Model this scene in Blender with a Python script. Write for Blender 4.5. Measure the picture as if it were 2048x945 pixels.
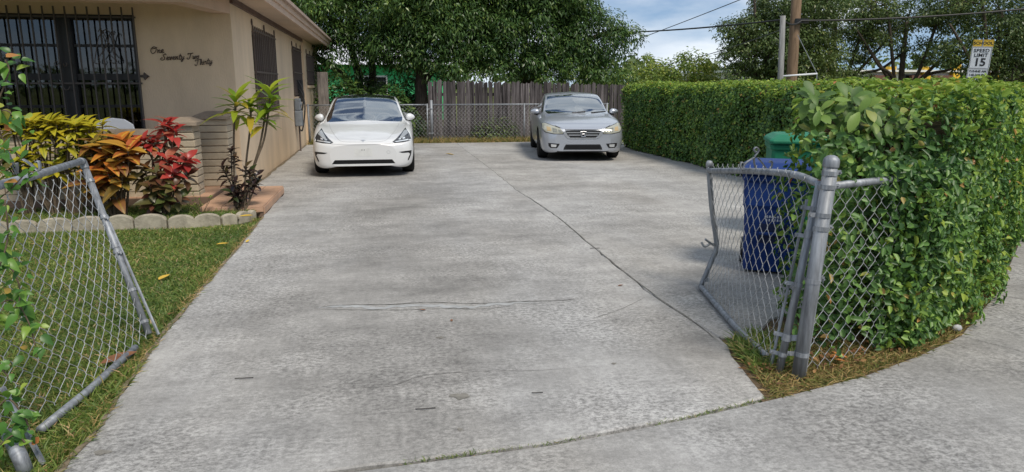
import bpy, bmesh, math, random
import numpy as np
from mathutils import Vector, Matrix
from mathutils.bvhtree import BVHTree
from mathutils.geometry import delaunay_2d_cdt

for o in list(bpy.data.objects): bpy.data.objects.remove(o)
S = bpy.context.scene
C = S.collection
R = math.radians
PI = math.pi
rnd = random.Random(7)
rng = np.random.default_rng(11)

# ------------------------------------------------------------------ camera
F_PX, CAM_H = 1420.0, 1.6
PITCH = math.atan(300 / F_PX)
YAW = math.atan(261 / (F_PX / math.cos(PITCH)))
cam_d = bpy.data.cameras.new('camera'); cam = bpy.data.objects.new('camera', cam_d); C.objects.link(cam)
cam.location = (0, 0, CAM_H); cam.rotation_euler = (PI/2 - PITCH, 0, -YAW)
cam_d.sensor_width = 36; cam_d.lens = 36 * F_PX / 2048; cam_d.clip_start = 0.05; cam_d.clip_end = 3000
S.camera = cam

# ------------------------------------------------------------------ sky and sun
SUN_EL, SUN_AZ = R(54), R(156)          # azimuth clockwise from +Y: behind the camera, to the right
w = bpy.data.worlds.new('World'); S.world = w; w.use_nodes = True
nt = w.node_tree; N = nt.nodes; L = nt.links
for n in list(N): N.remove(n)
def wn(t, **k):
    n = N.new(t)
    for a, b in k.items(): setattr(n, a, b)
    return n
out = wn('ShaderNodeOutputWorld'); bg = wn('ShaderNodeBackground'); bg.inputs[1].default_value = 0.105
sky = wn('ShaderNodeTexSky'); sky.sky_type = 'NISHITA'; sky.sun_disc = False
sky.sun_elevation = SUN_EL; sky.sun_rotation = SUN_AZ; sky.air_density = 1.0; sky.dust_density = 0.6; sky.ozone_density = 1.2
tc = wn('ShaderNodeTexCoord'); mp = wn('ShaderNodeMapping'); mp.inputs['Scale'].default_value = (1.0, 1.0, 3.2)
mp.inputs['Location'].default_value = (0.35, 0.1, 0.0)
n1 = wn('ShaderNodeTexNoise'); n1.inputs['Scale'].default_value = 2.6; n1.inputs['Detail'].default_value = 9; n1.inputs['Roughness'].default_value = 0.55
r1 = wn('ShaderNodeValToRGB'); r1.color_ramp.elements[0].position = 0.42; r1.color_ramp.elements[1].position = 0.56
n2 = wn('ShaderNodeTexNoise'); n2.inputs['Scale'].default_value = 5.0; n2.inputs['Detail'].default_value = 6
r2 = wn('ShaderNodeValToRGB'); r2.color_ramp.elements[0].position = 0.3; r2.color_ramp.elements[1].position = 0.7
r2.color_ramp.elements[0].color = (4.2, 5.1, 6.3, 1); r2.color_ramp.elements[1].color = (7.8, 8.3, 8.8, 1)
mx = wn('ShaderNodeMixRGB')
lift = wn('ShaderNodeMapping'); lift.inputs['Location'].default_value = (0, 0, 0.12)      # hazeless tropical air: deep blue reaches low
L.new(tc.outputs['Generated'], lift.inputs['Vector']); L.new(lift.outputs[0], sky.inputs['Vector'])
L.new(tc.outputs['Generated'], mp.inputs['Vector']); L.new(mp.outputs[0], n1.inputs['Vector']); L.new(mp.outputs[0], n2.inputs['Vector'])
L.new(n1.outputs[0], r1.inputs[0]); L.new(n2.outputs[0], r2.inputs[0])
L.new(r1.outputs[0], mx.inputs[0]); L.new(sky.outputs[0], mx.inputs[1]); L.new(r2.outputs[0], mx.inputs[2])
L.new(mx.outputs[0], bg.inputs[0]); L.new(bg.outputs[0], out.inputs[0])
sd = bpy.data.lights.new('sun', 'SUN'); sd.energy = 2.7; sd.angle = R(16); sd.color = (1.0, 0.92, 0.80)
so = bpy.data.objects.new('sun', sd); C.objects.link(so); so.location = (5, -8, 20)
so.rotation_euler = (Vector((math.sin(SUN_AZ)*math.cos(SUN_EL), math.cos(SUN_AZ)*math.cos(SUN_EL), math.sin(SUN_EL)))).to_track_quat('Z', 'Y').to_euler()
S.view_settings.view_transform = 'Standard'; S.view_settings.look = 'None'; S.view_settings.gamma = 1; S.view_settings.use_curve_mapping = False
S.view_settings.exposure = 0.30

# ------------------------------------------------------------------ pixel -> place
def ray(x, y):
    cx, cy = (x - 1024) / F_PX, -(y - 472.5) / F_PX
    vx, vy, vz = cx, math.cos(PITCH) + cy*math.sin(PITCH), -math.sin(PITCH) + cy*math.cos(PITCH)
    c, s = math.cos(YAW), math.sin(YAW)
    return Vector((c*vx + s*vy, -s*vx + c*vy, vz))
O = Vector((0, 0, CAM_H))
def G(x, y, z=0.0): v = ray(x, y); return O + v * ((z - CAM_H) / v.z)
def PY(x, y, Y): v = ray(x, y); return O + v * (Y / v.y)
def PX(x, y, X): v = ray(x, y); return O + v * (X / v.x)
def near_dist(x, y, b, dist, far=True):          # the point on that line of sight that lies dist away from b
    v = ray(x, y).normalized(); q = O - Vector(b)
    B = q.dot(v); Cc = q.dot(q) - dist*dist; D = max(B*B - Cc, 0.0)
    return O + v * (-B + (math.sqrt(D) if far else -math.sqrt(D)))

# ------------------------------------------------------------------ materials
MATS = {}
def mat(name, col=(0.5, 0.5, 0.5), rough=0.6, metal=0.0, spec=0.5, **k):
    if name in MATS: return MATS[name]
    m = bpy.data.materials.new(name); m.use_nodes = True; t = m.node_tree; b = t.nodes['Principled BSDF']
    b.inputs['Base Color'].default_value = (*col, 1); b.inputs['Roughness'].default_value = rough
    b.inputs['Metallic'].default_value = metal; b.inputs['Specular IOR Level'].default_value = spec
    if k.get('coat'): b.inputs['Coat Weight'].default_value = k['coat']; b.inputs['Coat Roughness'].default_value = 0.03
    if k.get('var'):                 # (scale, dark factor, light factor[, stretch])
        sc, lo, hi = k['var'][:3]; st = k['var'][3] if len(k['var']) > 3 else (1, 1, 1)
        tcn = t.nodes.new('ShaderNodeTexCoord'); mpn = t.nodes.new('ShaderNodeMapping'); mpn.inputs['Scale'].default_value = st
        t.links.new(t.nodes.new('ShaderNodeNewGeometry').outputs['Position'] if k.get('world') else tcn.outputs['Object'], mpn.inputs[0])
        nz = t.nodes.new('ShaderNodeTexNoise'); nz.inputs['Scale'].default_value = sc; nz.inputs['Detail'].default_value = 8; nz.inputs['Roughness'].default_value = 0.65
        t.links.new(mpn.outputs[0], nz.inputs['Vector'])
        rp = t.nodes.new('ShaderNodeValToRGB'); rp.color_ramp.elements[0].position = 0.3; rp.color_ramp.elements[1].position = 0.7
        rp.color_ramp.elements[0].color = (*[c*lo for c in col], 1); rp.color_ramp.elements[1].color = (*[min(c*hi, 0.95) for c in col], 1)
        t.links.new(nz.outputs[0], rp.inputs[0]); last = rp.outputs[0]
        if k.get('rand'):            # each object a little different
            oi = t.nodes.new('ShaderNodeObjectInfo'); mm = t.nodes.new('ShaderNodeMapRange'); mm.inputs[3].default_value = 1-k['rand']; mm.inputs[4].default_value = 1+k['rand']
            t.links.new(oi.outputs['Random'], mm.inputs[0]); ml = t.nodes.new('ShaderNodeMixRGB'); ml.blend_type = 'MULTIPLY'; ml.inputs[0].default_value = 1
            t.links.new(last, ml.inputs[1]); t.links.new(mm.outputs[0], ml.inputs[2]); last = ml.outputs[0]
        t.links.new(last, b.inputs['Base Color'])
        if k.get('bump'):
            bp = t.nodes.new('ShaderNodeBump'); bp.inputs['Strength'].default_value = k['bump']; bp.inputs['Distance'].default_value = 0.01
            n3 = t.nodes.new('ShaderNodeTexNoise'); n3.inputs['Scale'].default_value = k.get('bscale', sc*6); n3.inputs['Detail'].default_value = 6
            t.links.new(mpn.outputs[0], n3.inputs['Vector']); t.links.new(n3.outputs[0], bp.inputs['Height']); t.links.new(bp.outputs[0], b.inputs['Normal'])
    MATS[name] = m
    return m

def leafmat(name, cols, rough=0.42, trans=0.35, spec=0.4, noise=None):
    """cols: list of (position, rgb) over a random number per leaf"""
    if name in MATS: return MATS[name]
    m = bpy.data.materials.new(name); m.use_nodes = True; t = m.node_tree; b = t.nodes['Principled BSDF']; o = t.nodes['Material Output']
    g = t.nodes.new('ShaderNodeNewGeometry'); rp = t.nodes.new('ShaderNodeValToRGB'); cr = rp.color_ramp
    while len(cr.elements) < len(cols): cr.elements.new(0.5)
    for e, (p, c) in zip(cr.elements, cols): e.position = p; e.color = (*c, 1)
    t.links.new(g.outputs['Random Per Island'], rp.inputs[0]); last = rp.outputs[0]
    if noise:
        tcn = t.nodes.new('ShaderNodeTexCoord'); nz = t.nodes.new('ShaderNodeTexNoise'); nz.inputs['Scale'].default_value = noise[0]; nz.inputs['Detail'].default_value = 4
        t.links.new(tcn.outputs['Object'], nz.inputs['Vector']); r2_ = t.nodes.new('ShaderNodeValToRGB')
        r2_.color_ramp.elements[0].position = 0.35; r2_.color_ramp.elements[1].position = 0.65
        r2_.color_ramp.elements[0].color = (*noise[1], 1); r2_.color_ramp.elements[1].color = (*noise[2], 1)
        t.links.new(nz.outputs[0], r2_.inputs[0]); ml = t.nodes.new('ShaderNodeMixRGB'); ml.blend_type = 'MULTIPLY'; ml.inputs[0].default_value = 1
        t.links.new(last, ml.inputs[1]); t.links.new(r2_.outputs[0], ml.inputs[2]); last = ml.outputs[0]
    t.links.new(last, b.inputs['Base Color']); b.inputs['Roughness'].default_value = rough; b.inputs['Specular IOR Level'].default_value = spec
    tr = t.nodes.new('ShaderNodeBsdfTranslucent'); t.links.new(last, tr.inputs[0]); mxs = t.nodes.new('ShaderNodeMixShader'); mxs.inputs[0].default_value = trans
    t.links.new(b.outputs[0], mxs.inputs[1]); t.links.new(tr.outputs[0], mxs.inputs[2]); t.links.new(mxs.outputs[0], o.inputs[0])
    MATS[name] = m
    return m

def glassmat(name, tint=(0.3, 0.33, 0.33), refl=0.14, rough=0.02):
    if name in MATS: return MATS[name]
    m = bpy.data.materials.new(name); m.use_nodes = True; t = m.node_tree; o = t.nodes['Material Output']; t.nodes.remove(t.nodes['Principled BSDF'])
    tr = t.nodes.new('ShaderNodeBsdfTransparent'); tr.inputs[0].default_value = (*tint, 1)
    gl = t.nodes.new('ShaderNodeBsdfGlossy'); gl.inputs['Roughness'].default_value = rough; gl.inputs[0].default_value = (0.95, 0.98, 1, 1)
    fr = t.nodes.new('ShaderNodeFresnel'); fr.inputs[0].default_value = 1.5
    ad = t.nodes.new('ShaderNodeMath'); ad.operation = 'ADD'; ad.inputs[1].default_value = refl; ad.use_clamp = True
    ms = t.nodes.new('ShaderNodeMixShader'); t.links.new(fr.outputs[0], ad.inputs[0]); t.links.new(ad.outputs[0], ms.inputs[0])
    t.links.new(tr.outputs[0], ms.inputs[1]); t.links.new(gl.outputs[0], ms.inputs[2]); t.links.new(ms.outputs[0], o.inputs[0])
    MATS[name] = m
    return m

def concrete(name, base, warm=0.0, dark=0.55, seed=0.0, band=False):
    m = bpy.data.materials.new(name); m.use_nodes = True; t = m.node_tree; b = t.nodes['Principled BSDF']; nd = t.nodes; lk = t.links
    b.inputs['Roughness'].default_value = 0.85; b.inputs['Specular IOR Level'].default_value = 0.25
    tcn = nd.new('ShaderNodeTexCoord')
    def noise(scale, stretch, detail=8, rough=0.6, off=0.0):
        mpn = nd.new('ShaderNodeMapping'); mpn.inputs['Scale'].default_value = stretch; mpn.inputs['Location'].default_value = (off+seed, off*1.7, 0)
        lk.new(tcn.outputs['Object'], mpn.inputs[0]); nz = nd.new('ShaderNodeTexNoise'); nz.inputs['Scale'].default_value = scale
        nz.inputs['Detail'].default_value = detail; nz.inputs['Roughness'].default_value = rough; lk.new(mpn.outputs[0], nz.inputs['Vector']); return nz.outputs[0]
    def ramp(v, p0, p1, c0, c1):
        r = nd.new('ShaderNodeValToRGB'); r.color_ramp.elements[0].position = p0; r.color_ramp.elements[1].position = p1
        r.color_ramp.elements[0].color = (*c0, 1) if not isinstance(c0, float) else (c0, c0, c0, 1); r.color_ramp.elements[1].color = (*c1, 1) if not isinstance(c1, float) else (c1, c1, c1, 1)
        lk.new(v, r.inputs[0]); return r.outputs[0]
    def ramp2(v, stops, lo, hi):
        mr = nd.new('ShaderNodeMapRange'); mr.inputs[1].default_value = lo; mr.inputs[2].default_value = hi; lk.new(v, mr.inputs[0]); r = nd.new('ShaderNodeValToRGB')
        while len(r.color_ramp.elements) < len(stops): r.color_ramp.elements.new(0.5)
        for e, (p, c) in zip(r.color_ramp.elements, stops): e.position = p; e.color = (c, c*0.995, c*0.985, 1)
        lk.new(mr.outputs[0], r.inputs[0]); return r.outputs[0]
    def mul(a, c, f=1.0):
        x = nd.new('ShaderNodeMixRGB'); x.blend_type = 'MULTIPLY'; x.inputs[0].default_value = f; lk.new(a, x.inputs[1]); lk.new(c, x.inputs[2]); return x.outputs[0]
    bc = (base*(1+warm*0.5), base, base*(1-warm))
    v = ramp(noise(0.9, (0.8, 1.0, 1), 12, 0.78, 3.1), 0.36, 0.64, tuple(c*dark for c in bc), tuple(c*1.15 for c in bc))    # old stained areas
    v = mul(v, ramp(noise(3.2, (0.5, 1.5, 1), 10, 0.82, 9.0), 0.32, 0.66, 0.80, 1.10))                                         # broom streaks across the drive
    v = mul(v, ramp(noise(11.0, (1.5, 0.28, 1), 6, 0.8, 5.0), 0.3, 0.62, 0.86, 1.06))
    spk = ramp(noise(38.0, (0.8, 1.1, 1), 4, 0.8, 1.0), 0.38, 0.60, 0.58, 1.38)                                                # worn aggregate, in patches
    msk = ramp(noise(0.9, (1.0, 1.0, 1), 6, 0.6, 14.0), 0.42, 0.60, 0.25, 1.0)
    sx = nd.new('ShaderNodeMixRGB'); sx.blend_type = 'MULTIPLY'; lk.new(msk, sx.inputs[0]); lk.new(v, sx.inputs[1]); lk.new(spk, sx.inputs[2]); v = sx.outputs[0]
    v = mul(v, ramp(noise(150.0, (1, 1, 1), 3, 0.8, 2.0), 0.3, 0.7, 0.80, 1.16))
    v = mul(v, ramp(noise(0.35, (1.6, 0.5, 1), 5, 0.55, 33.0), 0.42, 0.62, (0.93, 0.91, 0.88), (1.04, 1.04, 1.04)))
    v = mul(v, ramp(noise(1.6, (1.0, 0.8, 1), 9, 0.75, 21.0), 0.30, 0.40, 0.78, 1.0))                                          # a few dirt blotches
    if band:                                                      # grime where the cars drive, cleaner strips beside it
        sp = nd.new('ShaderNodeSeparateXYZ'); lk.new(tcn.outputs['Object'], sp.inputs[0]); nz = noise(1.5, (1, 0.8, 1), 10, 0.8, 50.0)
        ad = nd.new('ShaderNodeMath'); ad.operation = 'MULTIPLY_ADD'; lk.new(nz, ad.inputs[0]); ad.inputs[1].default_value = 2.2; lk.new(sp.outputs[0], ad.inputs[2])
        v = mul(v, ramp2(ad.outputs[0], ((0.20, 1.12), (0.34, 0.92), (0.52, 0.84), (0.66, 0.95), (0.80, 1.04)), -2.0, 4.5))
    lk.new(v, b.inputs['Base Color'])
    bp = nd.new('ShaderNodeBump'); bp.inputs['Strength'].default_value = 0.5; bp.inputs['Distance'].default_value = 0.004
    lk.new(noise(120.0, (0.6, 1.2, 1), 5, 0.8, 7.0), bp.inputs['Height']); lk.new(bp.outputs[0], b.inputs['Normal'])
    MATS[name] = m
    return m

# ------------------------------------------------------------------ mesh helpers
def root_loc(o):
    l = Vector((0, 0, 0))
    while o is not None: l += o.location; o = o.parent
    return l
def link(name, me, m, parent=None, world=True, smooth=False):
    o = bpy.data.objects.new(name, me); C.objects.link(o)
    if m is not None and not me.materials: me.materials.append(m)
    if smooth: me.polygons.foreach_set('use_smooth', [True]*len(me.polygons))
    if parent is not None:
        o.parent = parent
        if world: me.transform(Matrix.Translation(-root_loc(parent)))
    return o
def thing(name, label, cat, loc=(0, 0, 0), rotz=0.0, group=None):
    o = bpy.data.objects.new(name, None); C.objects.link(o); o.location = loc; o.rotation_euler = (0, 0, rotz); o.empty_display_size = 0.1
    return tag(o, label, cat, group)
def tag(o, label=None, cat=None, group=None, kind=None):
    for k, v in (('label', label), ('category', cat), ('group', group), ('kind', kind)):
        if v: o[k] = v
    return o
def copy_tree(o, parent=None):
    c = o.copy(); C.objects.link(c); c.parent = parent
    for ch in o.children: copy_tree(ch, c)
    return c

class MB:
    def __init__(s): s.v = []; s.f = []
    def add(s, vs, fs):
        k = len(s.v); s.v += [tuple(v) for v in vs]; s.f += [tuple(i+k for i in f) for f in fs]; return s
    def box(s, x0, x1, y0, y1, z0, z1, M=None):
        vs = [Vector(p) for p in ((x0,y0,z0),(x1,y0,z0),(x1,y1,z0),(x0,y1,z0),(x0,y0,z1),(x1,y0,z1),(x1,y1,z1),(x0,y1,z1))]
        if M is not None: vs = [M @ v for v in vs]
        return s.add(vs, [(0,3,2,1),(4,5,6,7),(0,1,5,4),(1,2,6,5),(2,3,7,6),(3,0,4,7)])
    def frustum(s, x0, x1, y0, y1, z0, z1, ins):
        vs = [(x0,y0,z0),(x1,y0,z0),(x1,y1,z0),(x0,y1,z0),(x0+ins,y0+ins,z1),(x1-ins,y0+ins,z1),(x1-ins,y1-ins,z1),(x0+ins,y1-ins,z1)]
        return s.add(vs, [(0,3,2,1),(4,5,6,7),(0,1,5,4),(1,2,6,5),(2,3,7,6),(3,0,4,7)])
    def tube(s, path, r, n=6, caps=True):
        P = [Vector(p) for p in path]; m = len(P); k = len(s.v)
        rs = r if isinstance(r, (list, tuple)) else [r]*m
        t0 = (P[1]-P[0]).normalized(); a = t0.orthogonal().normalized()
        for i in range(m):
            t = ((P[min(i+1, m-1)] - P[max(i-1, 0)])).normalized()
            a = (a - t*a.dot(t))
            a = a.normalized() if a.length > 1e-6 else t.orthogonal().normalized()
            b = t.cross(a)
            for j in range(n):
                an = 2*PI*j/n; s.v.append(tuple(P[i] + (a*math.cos(an) + b*math.sin(an))*rs[i]))
        for i in range(m-1):
            for j in range(n):
                j2 = (j+1) % n; s.f.append((k+i*n+j, k+i*n+j2, k+(i+1)*n+j2, k+(i+1)*n+j))
        if caps: s.f.append(tuple(k+j for j in reversed(range(n)))); s.f.append(tuple(k+(m-1)*n+j for j in range(n)))
        return s
    def lathe(s, prof, n=20, M=None):                 # prof: (radius, height) round z
        k = len(s.v); m = len(prof)
        for r, h in prof:
            for j in range(n):
                v = Vector((r*math.cos(2*PI*j/n), r*math.sin(2*PI*j/n), h)); s.v.append(tuple(M @ v if M is not None else v))
        for i in range(m-1):
            for j in range(n):
                j2 = (j+1) % n; s.f.append((k+i*n+j, k+i*n+j2, k+(i+1)*n+j2, k+(i+1)*n+j))
        s.f.append(tuple(k+j for j in reversed(range(n)))); s.f.append(tuple(k+(m-1)*n+j for j in range(n)))
        return s
    def prism(s, poly, h0, h1, fn):                   # poly in 2-D, fn(a, b, h) -> point
        n = len(poly); vs = [fn(a, b, h0) for a, b in poly] + [fn(a, b, h1) for a, b in poly]
        return s.add(vs, [tuple(reversed(range(n))), tuple(range(n, 2*n))] + [(i, (i+1) % n, n+(i+1) % n, n+i) for i in range(n)])
    def ball(s, c, r, n=10, m=7, sc=(1, 1, 1)):
        prof = [(math.sin(PI*i/(m-1))*1.0 + 1e-4, -math.cos(PI*i/(m-1))) for i in range(m)]
        return s.lathe(prof, n, Matrix.Translation(c) @ Matrix.Diagonal((r*sc[0], r*sc[1], r*sc[2], 1)))
    def mesh(s, name='m', fix=True):
        me = bpy.data.meshes.new(name); me.from_pydata(s.v, [], s.f); me.update()
        if fix:
            bm = bmesh.new(); bm.from_mesh(me); bmesh.ops.recalc_face_normals(bm, faces=bm.faces); bm.to_mesh(me); bm.free()
        return me
    def build(s, name, m, parent=None, world=True, smooth=False): return link(name, s.mesh(name), m, parent, world, smooth)

def bevel(o, wdt=0.01, seg=2):
    b = o.modifiers.new('bevel', 'BEVEL'); b.width = wdt; b.segments = seg; b.limit_method = 'ANGLE'; b.angle_limit = R(35)
    return o

def np_mesh(name, V, F):
    V = np.asarray(V, np.float32); F = np.asarray(F, np.int32); me = bpy.data.meshes.new(name)
    me.vertices.add(len(V)); me.vertices.foreach_set('co', V.ravel()); k = F.shape[1]
    me.loops.add(F.size); me.loops.foreach_set('vertex_index', F.ravel()); me.polygons.add(len(F))
    me.polygons.foreach_set('loop_start', np.arange(len(F), dtype=np.int32)*k); me.update(calc_edges=True); me.validate()
    return me

def unit(a): return a / np.maximum(np.linalg.norm(a, axis=1, keepdims=True), 1e-9)
def leaves(P, Nn, Ln, Wd, droop=0.25, fold=0.25, simple=False, D=None):
    """P base points, Nn leaf-face normals, lengths, widths -> V, F (quads); each leaf an island of its own"""
    n = len(P); Nn = unit(Nn)
    if D is None: D = rng.normal(size=(n, 3))
    D = unit(D - Nn*np.sum(D*Nn, 1, keepdims=True)); B = np.cross(Nn, D)
    Ln = np.broadcast_to(Ln, n)[:, None]; Wd = np.broadcast_to(Wd, n)[:, None]
    if simple:
        v = np.stack([P, P + D*Ln*0.45 + B*Wd*0.5 + Nn*Wd*fold*0.5, P + D*Ln - Nn*Ln*droop*0.5, P + D*Ln*0.45 - B*Wd*0.5 + Nn*Wd*fold*0.5], 1)
        return v.reshape(-1, 3), np.arange(4*n).reshape(n, 4)
    up = Nn*Wd*fold
    v = np.stack([P, P + D*Ln*0.28 + B*Wd*0.42 + up, P + D*Ln*0.66 + B*Wd*0.40 + up - Nn*Ln*droop*0.3, P + D*Ln - Nn*Ln*droop,
                  P + D*Ln*0.66 - B*Wd*0.40 + up - Nn*Ln*droop*0.3, P + D*Ln*0.28 - B*Wd*0.42 + up], 1)
    i = np.arange(n)[:, None]*6
    return v.reshape(-1, 3), np.concatenate([i + np.array([[0, 1, 2, 3]]), i + np.array([[0, 3, 4, 5]])])

def wob(P, s, seed=0.0):       # cheap smooth noise in -1..1
    x, y, z = P[:, 0]*s+seed, P[:, 1]*s-seed*1.3, P[:, 2]*s+seed*0.7
    return (np.sin(x*1.7+np.sin(y*1.1)*1.3) + np.sin(y*1.9+np.sin(z*1.6)*1.2+1.0) + np.sin(z*2.1+np.sin(x*1.4)*1.4+2.0) + np.sin((x+y+z)*3.1)*0.6) / 3.6

def one_leaf(kind='oval', Ln=0.1, Wd=0.05, droop=0.2, fold=0.18):
    """a single broad leaf mesh lying along +Y, base at the origin"""
    ts = [0, 0.12, 0.3, 0.5, 0.7, 0.88, 1.0]
    ws = {'oval': [0.05, 0.55, 0.92, 1.0, 0.82, 0.42, 0.02], 'ovate': [0.05, 0.8, 1.0, 0.85, 0.55, 0.22, 0.02], 'obovate': [0.05, 0.3, 0.6, 0.9, 1.0, 0.7, 0.05], 'strap': [0.3, 0.6, 0.9, 1.0, 0.85, 0.5, 0.02]}[kind]
    vs = []; fs = []
    for t, q in zip(ts, ws):
        zc = -droop*Ln*t*t; vs += [(-Wd*0.5*q, t*Ln, zc + fold*Wd*q*0.6), (0, t*Ln, zc), (Wd*0.5*q, t*Ln, zc + fold*Wd*q*0.6)]
    for i in range(len(ts)-1):
        a = 3*i; fs += [(a, a+1, a+4, a+3), (a+1, a+2, a+5, a+4)]
    me = bpy.data.meshes.new('leaf'); me.from_pydata(vs, [], fs); me.update(); me.polygons.foreach_set('use_smooth', [True]*len(me.polygons))
    return me

def put_leaf(name, me, parent, pos, direction, up=(0, 0, 1), scale=1.0, world=True):
    d = Vector(direction).normalized(); u = Vector(up); u = (u - d*u.dot(d))
    u = u.normalized() if u.length > 1e-4 else d.orthogonal().normalized(); x = d.cross(u)
    M = Matrix((x, d, u)).transposed().to_4x4()
    o = bpy.data.objects.new(name, me); C.objects.link(o); o.parent = parent
    p = Vector(pos) - (root_loc(parent) if world else Vector((0, 0, 0)))
    o.matrix_basis = Matrix.Translation(p) @ M @ Matrix.Scale(scale, 4)
    return o

def text_mesh(txt, size, fn, depth=0.004, space=1.0, bold=0.0):
    cu = bpy.data.curves.new('t', 'FONT'); cu.body = txt; cu.size = size; cu.align_x = 'CENTER'; cu.align_y = 'CENTER'; cu.extrude = depth; cu.space_character = space; cu.offset = bold; cu.resolution_u = 3
    ob = bpy.data.objects.new('t', cu); C.objects.link(ob); me = bpy.data.meshes.new_from_object(ob); bpy.data.objects.remove(ob)
    for v in me.vertices: v.co = fn(v.co)
    me.update(); return me

def smooth_path(P, k=4):
    P = [Vector(p) for p in P]; o = []
    for i in range(len(P)-1):
        p0, p1, p2, p3 = P[max(i-1, 0)], P[i], P[i+1], P[min(i+2, len(P)-1)]
        for j in range(k):
            t = j/k; o.append(0.5*((2*p1) + (p2-p0)*t + (2*p0-5*p1+4*p2-p3)*t*t + (3*p1-p0-3*p2+p3)*t**3))
    o.append(P[-1]); return o
# ================================================================== SETTING
m_lawnbase = mat('soil_under_grass', (0.11, 0.125, 0.04), 0.95, spec=0.1, var=(1.6, 0.6, 1.4))
m_soil = mat('dark_soil', (0.11, 0.08, 0.05), 0.95, spec=0.1, var=(9.0, 0.5, 1.5))
m_drive = concrete('driveway_concrete', 0.385, 0.02, 0.60, band=True)
m_park = concrete('parking_concrete', 0.385, 0.04, 0.64, 13.0)
m_walk = concrete('sidewalk_concrete', 0.335, 0.035, 0.66, 31.0)

g = MB(); g.add([(-900, -900, -0.05), (900, -900, -0.05), (900, 900, -0.05), (-900, 900, -0.05)], [(0, 1, 2, 3)])
tag(g.build('ground', m_lawnbase), kind='structure')

# front edge of the driveway (joint with the sidewalk), a gentle curve
JOINT = [(-6.0, 3.6), (-3.2, 3.05), (-1.8, 2.86), (-0.27, 2.83), (0.7, 2.91), (1.4, 3.04), (1.96, 3.18), (2.6, 3.36), (3.14, 3.58), (3.7, 3.86), (4.79, 4.71), (6.2, 5.95), (7.7, 7.28), (10.5, 9.9), (13.0, 12.6), (15, 16), (16, 21), (16.3, 30)]
def slab(name, poly, top, m, th=0.10, parent=None, kind=True):
    b = MB(); b.prism(poly, top-th, top, lambda a, c, h: (a, c, h)); o = b.build(name, m, parent)
    if kind and parent is None: tag(o, kind='structure')
    return bevel(o, 0.008, 1)
def jitter_line(pts, step, amp, seed):
    r = random.Random(seed); o = []
    for a, b_ in zip(pts[:-1], pts[1:]):
        n = max(1, int(math.dist(a, b_)/step))
        for i in range(n):
            t = i/n; o.append((a[0]+(b_[0]-a[0])*t + r.uniform(-amp, amp), a[1]+(b_[1]-a[1])*t + r.uniform(-amp, amp)))
    return o + [pts[-1]]
front = [(-1.42, 2.88), (-0.27, 2.845), (0.7, 2.925), (1.4, 3.055), (1.94, 3.195)]
right_edge = [(1.94, 3.195), (2.0, 3.6), (2.1, 3.93), (2.02, 5.07), (2.05, 6.6), (2.1, 8.64), (2.03, 10.92), (2.06, 14.0), (2.05, 17.0), (2.05, 20.55)]
left_edge = [(-1.52, 20.55), (-1.52, 11.9), (-1.53, 9.3), (-1.50, 6.6), (-1.48, 4.67), (-1.40, 3.4), (-1.42, 2.88)]
# fans out in front of the house beyond the step
re = jitter_line(right_edge, 0.16, 0.016, 3)
drive = slab('driveway', jitter_line(front, 0.15, 0.008, 1)[:-1] + re[:-1] + [(2.05, 20.55), (-2.14, 20.55), (-2.14, 11.2), (-1.56, 11.2)] + jitter_line(left_edge[1:], 0.12, 0.014, 2)[6:-1], 0.0, m_drive)
rp = [(x+(0.007 if y < 9 else 0.002), y) for x, y in re if y > 3.95]
slab('parking_slab', [(6.9, 20.5), (2.07, 20.5)] + list(reversed(rp[:-1])) + [(2.35, 4.05), (2.62, 4.35), (3.1, 4.6), (3.9, 5.1), (6.9, 7.4)], 0.0, m_park)
# sidewalk panels with open joints
walk = []
cuts = [0, 3, 5.0, 7.75, 9, 10, 11, 12, 13, 14.0, 15, 16, 17]
def jpt(t):
    i = min(int(t), len(JOINT)-2); f = t-i; a, b_ = JOINT[i], JOINT[i+1]; n = Vector((b_[1]-a[1], -(b_[0]-a[0]))).normalized()
    return Vector((a[0]+(b_[0]-a[0])*f, a[1]+(b_[1]-a[1])*f)), n
cuts = [0.0, 1.5, 8.95, 9.9, 10.9, 11.9, 12.9, 13.9, 14.9, 15.9, 17.0]
for a, b_ in zip(cuts[:-1], cuts[1:]):
    ts = [a] + [i for i in np.arange(math.floor(a)+1, math.ceil(b_)) if a+0.05 < i < b_-0.05] + [b_]
    inner = []; outer = []
    for q, t in enumerate(ts):
        p, n = jpt(t); e = 0.0
        p2, _ = jpt(max(0, min(t + (0.01 if q == 0 else -0.01 if q == len(ts)-1 else 0), len(JOINT)-1.001)))
        inner.append((p2.x + n.x*0.012, p2.y + n.y*0.012)); wd = 2.1 if t > 8 else 4.5
        outer.append((p2.x + n.x*wd, p2.y + n.y*wd))
    o = slab('sidewalk', inner + list(reversed(outer)), -0.004, m_walk)
b = MB(); b.add([(-60, -14, -0.03), (60, -14, -0.03), (60, -1.9, -0.03), (-60, -1.9, -0.03)], [(0, 1, 2, 3)])
tag(b.build('road', mat('asphalt', (0.055, 0.055, 0.057), 0.9, var=(6, 0.8, 1.3))), kind='structure')

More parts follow.
